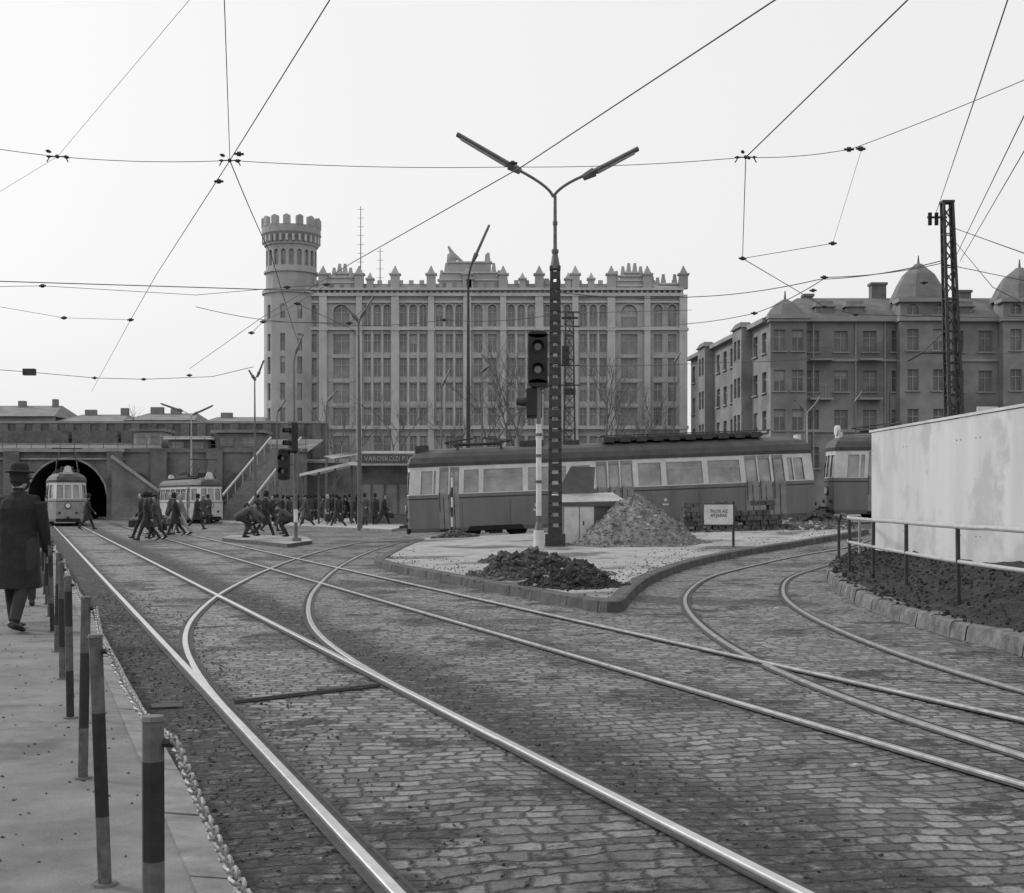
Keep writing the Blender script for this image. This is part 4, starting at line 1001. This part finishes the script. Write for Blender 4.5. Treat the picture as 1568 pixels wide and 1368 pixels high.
# ---------------- bare trees (leafless winter branches)
def tree(u,Y,zt,seed):
    random.seed(seed); o=Obj('bare_tree'); s=o.part('trunk_and_branches',mk('bark',0.13,.9,0,2,.3)); b=Vector(((u-CU)/F*Y,Y,0))  # bark lightened, far haze painted into it
    def grow(p,d,L,r,lv):
        n=3; q=p
        for i in range(n):
            d2=(d+Vector((rr(-.15,.15),rr(-.15,.15),rr(-.02,.10)))).normalized(); e=q+d2*L/n; s.cyl(q,e,max(.007,r*(1-i*.2)),max(.006,r*(1-(i+1)*.2)),5 if lv<2 else 3); q=e; d=d2
            if lv<4 and (i>0 or lv>0):
                for _ in range(1 if lv!=2 else 2):
                    an=rr(0,6.28); sd=Vector((math.cos(an),math.sin(an),rr(.2,.9))).normalized(); grow(q,(d*.6+sd*.6).normalized(),L*rr(.5,.75),r*.52,lv+1)
        if lv<4: grow(q,d,L*.62,r*.5,lv+1)
    grow(b,Vector((0,0,1)),zt*.42,zt*.013,0); o.done()
for a in ((612,100,10.5,1),(790,100,14.5,2),(755,104,12,8),(930,100,12.5,3),(985,100,10.5,4),(505,104,9.5,5),(1020,108,9,7),(700,104,9,10),(215,126,10.5,6)): tree(*a)
random.seed(99)
# ---------------- people
skin=mk('skin',0.34,.6,amt=.1); hair=mk('hair_dark',0.03,.7); shoe=mk('shoe_leather',0.02,.4); coatA=mk('coat_black',0.03,.9,0,20,.4,.004,60); coatM=mk('overcoat_wool',0.022,.9,0,12,.4,.006,50); coatB=mk('coat_grey',0.07,.9,0,20,.3); coatC=mk('coat_light',0.18,.9,0,20,.3); trs=mk('trousers_dark',0.035,.9); hatm=mk('felt_hat',0.025,.9); eye=mk('eye_dark',0.01,.3); scarf=mk('headscarf',0.35,.9)
def chain(V,Fc,pts,rad,n=12):
    pts=[Vector(p) for p in pts]; i0=len(V)
    for k,(p,r) in enumerate(zip(pts,rad)):
        a=pts[max(0,k-1)];b=pts[min(len(pts)-1,k+1)]; t=(b-a).normalized()
        ref=Vector((1,0,0)) if abs(t.x)<.8 else Vector((0,1,0))
        e2=t.cross(ref).normalized(); e1=e2.cross(t).normalized(); rx,ry=(r,r) if not isinstance(r,tuple) else r
        for j in range(n):
            an=2*math.pi*j/n; V.append(tuple(p+e1*math.cos(an)*rx+e2*math.sin(an)*ry))
    m=len(pts)
    for k in range(m-1):
        for j in range(n):
            j2=(j+1)%n; Fc.append((i0+k*n+j,i0+k*n+j2,i0+(k+1)*n+j2,i0+(k+1)*n+j))
    Fc.append(tuple(i0+j for j in reversed(range(n)))); Fc.append(tuple(i0+(m-1)*n+j for j in range(n)))
def figure_mesh(name,pose,coat,hat='hat',woman=False,voxel=.013,hem=.52,bag=False):
    V=[];Fc=[];lab=[];mats=[coat,skin,trs,shoe,hatm,hair,eye,scarf]
    def add(pts,rad,m):
        chain(V,Fc,pts,rad)
        P_=[Vector(p) for p in pts]; rmn=[(min(r) if isinstance(r,tuple) else r) for r in rad]
        for a,b,r1,r2 in zip(P_[:-1],P_[1:],rmn,rmn[1:]): lab.append((a,b,r1,r2,m))
    V3=Vector; pel=V3(pose.get('pel',(0,0,.95))); lean=pose.get('lean',.04); up=V3((0,math.sin(lean),math.cos(lean))); fw=V3((0,math.cos(lean),-math.sin(lean)))
    S=lambda a,b=0: pel+up*a+fw*b
    for sg,k in ((-1,'L'),(1,'R')):
        a,kb=pose['leg'+k]; hip=pel+V3((sg*.095,0,-.02)); kn=hip+V3((sg*.01,math.sin(a)*.44,-math.cos(a)*.44)); an=kn+V3((0,math.sin(a-kb)*.41,-math.cos(a-kb)*.41))
        add([hip,hip.lerp(kn,.5),kn,kn.lerp(an,.4),an],[.09,.08,.065,.062,.052] if not woman else [.09,.075,.055,.052,.036],2 if not woman else 1)
        fa=pose.get('foot'+k,0); t=V3((0,math.cos(fa),math.sin(fa))); dn=V3((0,0,-.045))
        add([an+dn-t*.07,an+dn+t*.03,an+dn+t*.11-V3((0,0,.012)),an+dn+t*.19-V3((0,0,.02))],[(.036,.036),(.042,.045),(.045,.032),(.03,.02)],3)
    hz=pose.get('skirt',(0,0)); L_=pel.z-hem
    if not pose.get('crouch'):
        add([pel+V3((0,hz[0],-L_)),pel+V3((0,hz[0]*.8,-L_*.7)),pel+V3((0,hz[0]*.3,-L_*.3)),S(.05),S(.2),S(.36),S(.45),S(.51)],[(.225,.20+hz[1]),(.215,.18+hz[1]*.8),(.205,.16+hz[1]*.3),(.185,.145),(.18,.13),(.21,.14),(.185,.11),(.075,.07)],0)
    else:
        add([S(-.12),S(-.02),S(.1),S(.22),S(.36),S(.45),S(.51)],[(.12,.10),(.18,.15),(.18,.14),(.18,.14),(.2,.13),(.17,.1),(.075,.07)],0)
    w=.19 if not woman else .165
    add([S(.44)+V3((-w,0,0)),S(.455),S(.44)+V3((w,0,0))],[.068,.085,.068],0)
    hd=pose.get('hd',.0); hu=V3((0,math.sin(lean*.5+hd),math.cos(lean*.5+hd))); hf=V3((0,hu.z,-hu.y)); nk=S(.5)
    add([nk-up*.03,nk+up*.045],[(.085,.08),(.07,.066)],0); add([nk-up*.02,nk+hu*.10],[.052,.05],1)
    C=nk+hu*.19+hf*.02
    add([C-hu*.115+hf*.02,C-hu*.08+hf*.012,C-hu*.02,C+hu*.05-hf*.004,C+hu*.095-hf*.005,C+hu*.12-hf*.005],[(.035,.04),(.058,.075),(.074,.094),(.072,.093),(.052,.068),(.02,.03)],1)
    add([C+hf*.088+hu*.015,C+hf*.112-hu*.02,C+hf*.092-hu*.032],[.008,.013,.008],1)
    add([C+hf*.086-hu*.058-V3((.018,0,0)),C+hf*.086-hu*.058+V3((.018,0,0))],[.008,.008],6)
    for sg in (-1,1):
        add([C+V3((sg*.074,0,0))-hu*.025,C+V3((sg*.082,0,0))+hu*.022-hf*.006],[(.008,.014),(.01,.018)],1)
        add([C+hf*.083+V3((sg*.03-.008,0,0))+hu*.015,C+hf*.083+V3((sg*.03+.008,0,0))+hu*.015],[.008,.008],6)
    add([C-hf*.055-hu*.05,C-hf*.03+hu*.03,C-hf*.012+hu*.09],[(.06,.05),(.077,.075),(.06,.075)],5)
    if hat=='hat':
        add([C+hu*.062,C+hu*.078],[(.135,.155),(.14,.16)],4); add([C+hu*.07,C+hu*.13,C+hu*.165,C+hu*.172],[(.088,.105),(.083,.1),(.07,.088),(.03,.05)],4)
    elif hat=='cap':
        add([C+hu*.06,C+hu*.10,C+hu*.125],[(.088,.108),(.1,.118),(.06,.07)],4); add([C+hu*.06+hf*.06,C+hu*.055+hf*.14],[(.06,.012),(.05,.01)],4)
    elif hat=='scarf':
        add([C-hu*.1-hf*.01,C-hf*.015,C+hu*.07-hf*.012,C+hu*.13-hf*.01],[(.07,.07),(.088,.095),(.085,.1),(.03,.04)],7)
    for sg,k in ((-1,'L'),(1,'R')):
        a,eb,out_=pose['arm'+k]; sh=S(.43)+V3((sg*(w+.015),0,0)); el=sh+V3((sg*math.sin(out_)*.29,math.sin(a)*.29,-math.cos(a)*math.cos(out_)*.29))
        wr=el+V3((-sg*.01,math.sin(a+eb)*.26,-math.cos(a+eb)*.26)); add([sh,sh.lerp(el,.5),el,el.lerp(wr,.6),wr],[.07,.062,.055,.048,.044],0)
        t=(wr-el).normalized(); pl=wr+t*.09; fwd=V3((0,-t.z,t.y)).normalized()
        add([wr-t*.02,wr+t*.045,pl],[(.02,.026),(.018,.04),(.014,.036)],1)
        for j,(ln,of) in enumerate(((.075,.03),(.085,.011),(.08,-.009),(.062,-.027))):
            b0=pl+fwd*of-t*.01; m1=b0+t*ln*.5+V3((-sg*.006,0,0)); m2=b0+t*ln*.85+V3((-sg*.026,0,0)); add([b0,m1,m2],[.0095,.009,.0075],1)
        b0=wr+t*.02+fwd*.025; add([b0,b0+t*.03+fwd*.025,b0+t*.062+fwd*.03+V3((-sg*.01,0,0))],[.012,.0105,.0085],1)
        if bag and sg==1:
            hp=pl+t*.06; add([hp+V3((0,-.05,-.01)),hp+V3((0,.05,-.01))],[.011,.011],3)
            add([hp+V3((0,-.0,-.05)),hp+V3((0,0,-.07)),hp+V3((0,0,-.30)),hp+V3((0,0,-.32))],[(.03,.16),(.05,.19),(.055,.2),(.05,.19)],3)
    me=bpy.data.meshes.new(name+'_raw'); me.from_pydata(V,[],Fc); ob=bpy.data.objects.new('tmp',me); bpy.context.collection.objects.link(ob)
    bm=bmesh.new(); bm.from_mesh(me); bmesh.ops.recalc_face_normals(bm,faces=bm.faces); bm.to_mesh(me); bm.free()
    md=ob.modifiers.new('r','REMESH'); md.mode='VOXEL'; md.voxel_size=voxel
    ms=ob.modifiers.new('s','SMOOTH'); ms.factor=.5; ms.iterations=2
    dg=bpy.context.evaluated_depsgraph_get(); m2=bpy.data.meshes.new_from_object(ob.evaluated_get(dg)); m2.name=name
    bpy.data.objects.remove(ob)
    m2.materials.clear()
    for m in mats: m2.materials.append(m)
    nf=len(m2.polygons); cs=np.empty(nf*3); m2.polygons.foreach_get('center',cs); cs=cs.reshape(-1,3)
    best=np.full(nf,1e9); mi=np.zeros(nf,dtype=np.int32)
    for a,b,r1,r2,m in lab:
        a_=np.array(a);d=np.array(b)-a_; dd=max(d.dot(d),1e-9); t=np.clip(((cs-a_)@d)/dd,0,1); ds=np.linalg.norm(cs-(a_+t[:,None]*d),axis=1)-(r1+(r2-r1)*t)
        if m==6: ds-=.003
        if m==0: ds-=.004
        k=ds<best; best[k]=ds[k]; mi[k]=m
    m2.polygons.foreach_set('material_index',mi); m2.polygons.foreach_set('use_smooth',np.ones(nf,dtype=bool))
    co=np.empty(len(m2.vertices)*3); m2.vertices.foreach_get('co',co); co=co.reshape(-1,3); co[:,2]-=co[:,2].min(); m2.vertices.foreach_set('co',co.ravel()); m2.update()
    return m2
walkA=dict(legL=(.42,.08),legR=(-.30,.38),footR=-.5,footL=.15,armL=(-.4,.15,.08),armR=(.35,.35,.08),lean=.07,skirt=(.02,.06))
walkB=dict(legL=(-.38,.25),legR=(.48,.12),footL=-.45,footR=.2,armL=(.35,.4,.08),armR=(-.35,.1,.08),lean=.08,skirt=(.03,.08))
stand=dict(legL=(.03,.03),legR=(-.04,.0),armL=(.03,.15,.1),armR=(-.03,.2,.1),lean=.02,skirt=(0,0))
stand2=dict(legL=(.08,.1),legR=(-.04,.0),armL=(.1,1.3,.15),armR=(-.02,.15,.1),lean=.0,skirt=(0,0),hd=.15)
crouch=dict(pel=(0,-.2,.52),legL=(1.35,1.75),legR=(1.05,1.6),armL=(.25,.1,.1),armR=(.45,.3,.1),lean=.95,crouch=1,hd=.2)
man=dict(legL=(.22,.06),legR=(-.22,.22),footR=-.25,armL=(-.12,.15,.08),armR=(.14,.22,.1),lean=.04,skirt=(0,.02))
M_=[figure_mesh('ped_a',walkA,coatA,'hat'),figure_mesh('ped_b',walkB,coatB,'cap',bag=True),figure_mesh('ped_c',stand,coatA,'hat'),figure_mesh('ped_d',stand2,coatB,'hat'),
    figure_mesh('ped_e',walkB,coatC,'scarf',woman=True,hem=.45),figure_mesh('ped_f',stand,coatB,'scarf',woman=True,hem=.42,bag=True),figure_mesh('ped_g',walkA,coatA,'none',bag=True,hem=.7)]
mc=figure_mesh('worker',crouch,coatB,'cap'); mm=figure_mesh('man_fg',man,coatM,'hat',voxel=.008,hem=.46)
def put(me,u,v,rot,sc=1.0,dz=0,name='pedestrian'):
    p=G(u,v,dz); ob=bpy.data.objects.new(name,me); bpy.context.collection.objects.link(ob); ob.location=p; ob.rotation_euler=(0,0,rot); ob.scale=(sc*rr(.97,1.06),sc*rr(.97,1.06),sc)
p=G(26,966,.122); ob=bpy.data.objects.new('man_in_hat',mm); bpy.context.collection.objects.link(ob); ob.location=p; ob.rotation_euler=(0,0,-.12); ob.scale=(1.14,1.1,.975)
put(M_[2],36,928,.3,.96,.122)
LFT=math.pi/2; RGT=-math.pi/2
ppl=[(0,226,829,LFT+.2,1.0),(1,240,827,LFT-.1,.98),(6,218,826,LFT,1.0),(0,268,821,LFT+.4,1),(4,277,820,LFT,1),(0,134,812,RGT+.4,1.0),(3,320,803,2.6,1),(5,312,803,0,1),(0,405,824,RGT-.3,1.03),(6,413,815,RGT,.97),(2,352,797,1,.95),(2,366,798,2,1),(3,380,797,0,1),
          (2,549,806,.4,1),(3,559,808,2.8,1.02),(2,573,807,-.5,1.02),(6,587,806,RGT,1),(3,598,803,1.7,1),(2,606,800,.3,1),(5,342,797,1.3,.97),(2,566,805,1.2,1.0),(2,581,803,2.2,1),(1,290,801,LFT,.95),(2,612,803,2.2,.98),(1,260,818,RGT,1),(5,262,819,LFT,1),(2,232,818,LFT,1),(0,300,812,RGT,1),(3,425,806,LFT,1),(1,470,808,LFT,1),(5,500,807,RGT,1),(0,516,809,LFT,1)]
for i in range(72):
    u=rr(400,620); v=rr(794,804); k=random.choice([0,1,2,2,3,2,4,5,6,3]); ppl.append((k,u,v,random.choice([LFT,RGT,rr(0,6.28)])+rr(-.3,.3),rr(.93,1.03)))
for i in range(18): ppl.append((random.choice([2,3,5,0]),rr(335,405),rr(794,800),rr(0,6.28),rr(.93,1.02)))
for a in ppl: put(M_[a[0]],a[1]+rr(-1,1),a[2],a[3],a[4])
put(mc,374,823,RGT+.5,1.08,.12,'crouching_worker'); put(mc,392,821,LFT-.3,1.0,.12,'crouching_worker'); put(mc,438,822,LFT,1.0,.12,'crouching_worker')
# ---------------- light
w=bpy.data.worlds.new('World'); bpy.context.scene.world=w; w.use_nodes=True; nt=w.node_tree; bg=nt.nodes['Background']
sk=nt.nodes.new('ShaderNodeTexSky'); sk.sky_type='NISHITA'; sk.sun_disc=False; el=math.radians(32); az=math.radians(-62)
sk.sun_elevation=el; sk.sun_rotation=az; sk.dust_density=6.0; sk.air_density=1.5; sk.ozone_density=1
bw=nt.nodes.new('ShaderNodeRGBToBW'); nt.links.new(sk.outputs[0],bw.inputs[0])
mr=nt.nodes.new('ShaderNodeMath'); mr.operation='MULTIPLY_ADD'; mr.inputs[1].default_value=.25; mr.inputs[2].default_value=6.8
nt.links.new(bw.outputs[0],mr.inputs[0]); nt.links.new(mr.outputs[0],bg.inputs['Color']); bg.inputs['Strength'].default_value=.115
sd=bpy.data.lights.new('sun','SUN'); sd.energy=1.5; sd.angle=math.radians(10); sd.color=(1,1,1)
so=bpy.data.objects.new('sun',sd); bpy.context.collection.objects.link(so)
dirv=Vector((math.sin(az)*math.cos(el),math.cos(az)*math.cos(el),math.sin(el))); so.rotation_euler=(-dirv).to_track_quat('-Z','Y').to_euler()
cam=bpy.data.cameras.new('camera'); co=bpy.data.objects.new('camera',cam); bpy.context.collection.objects.link(co); bpy.context.scene.camera=co
co.location=(0,0,HC); co.rotation_euler=(math.pi/2,0,0); cam.lens=36*F/1568; cam.sensor_width=36; cam.shift_y=(HV-684)/1568; cam.clip_end=5000; cam.clip_start=.05
sc=bpy.context.scene; sc.view_settings.view_transform='Standard'; sc.view_settings.look='None'; sc.view_settings.exposure=0
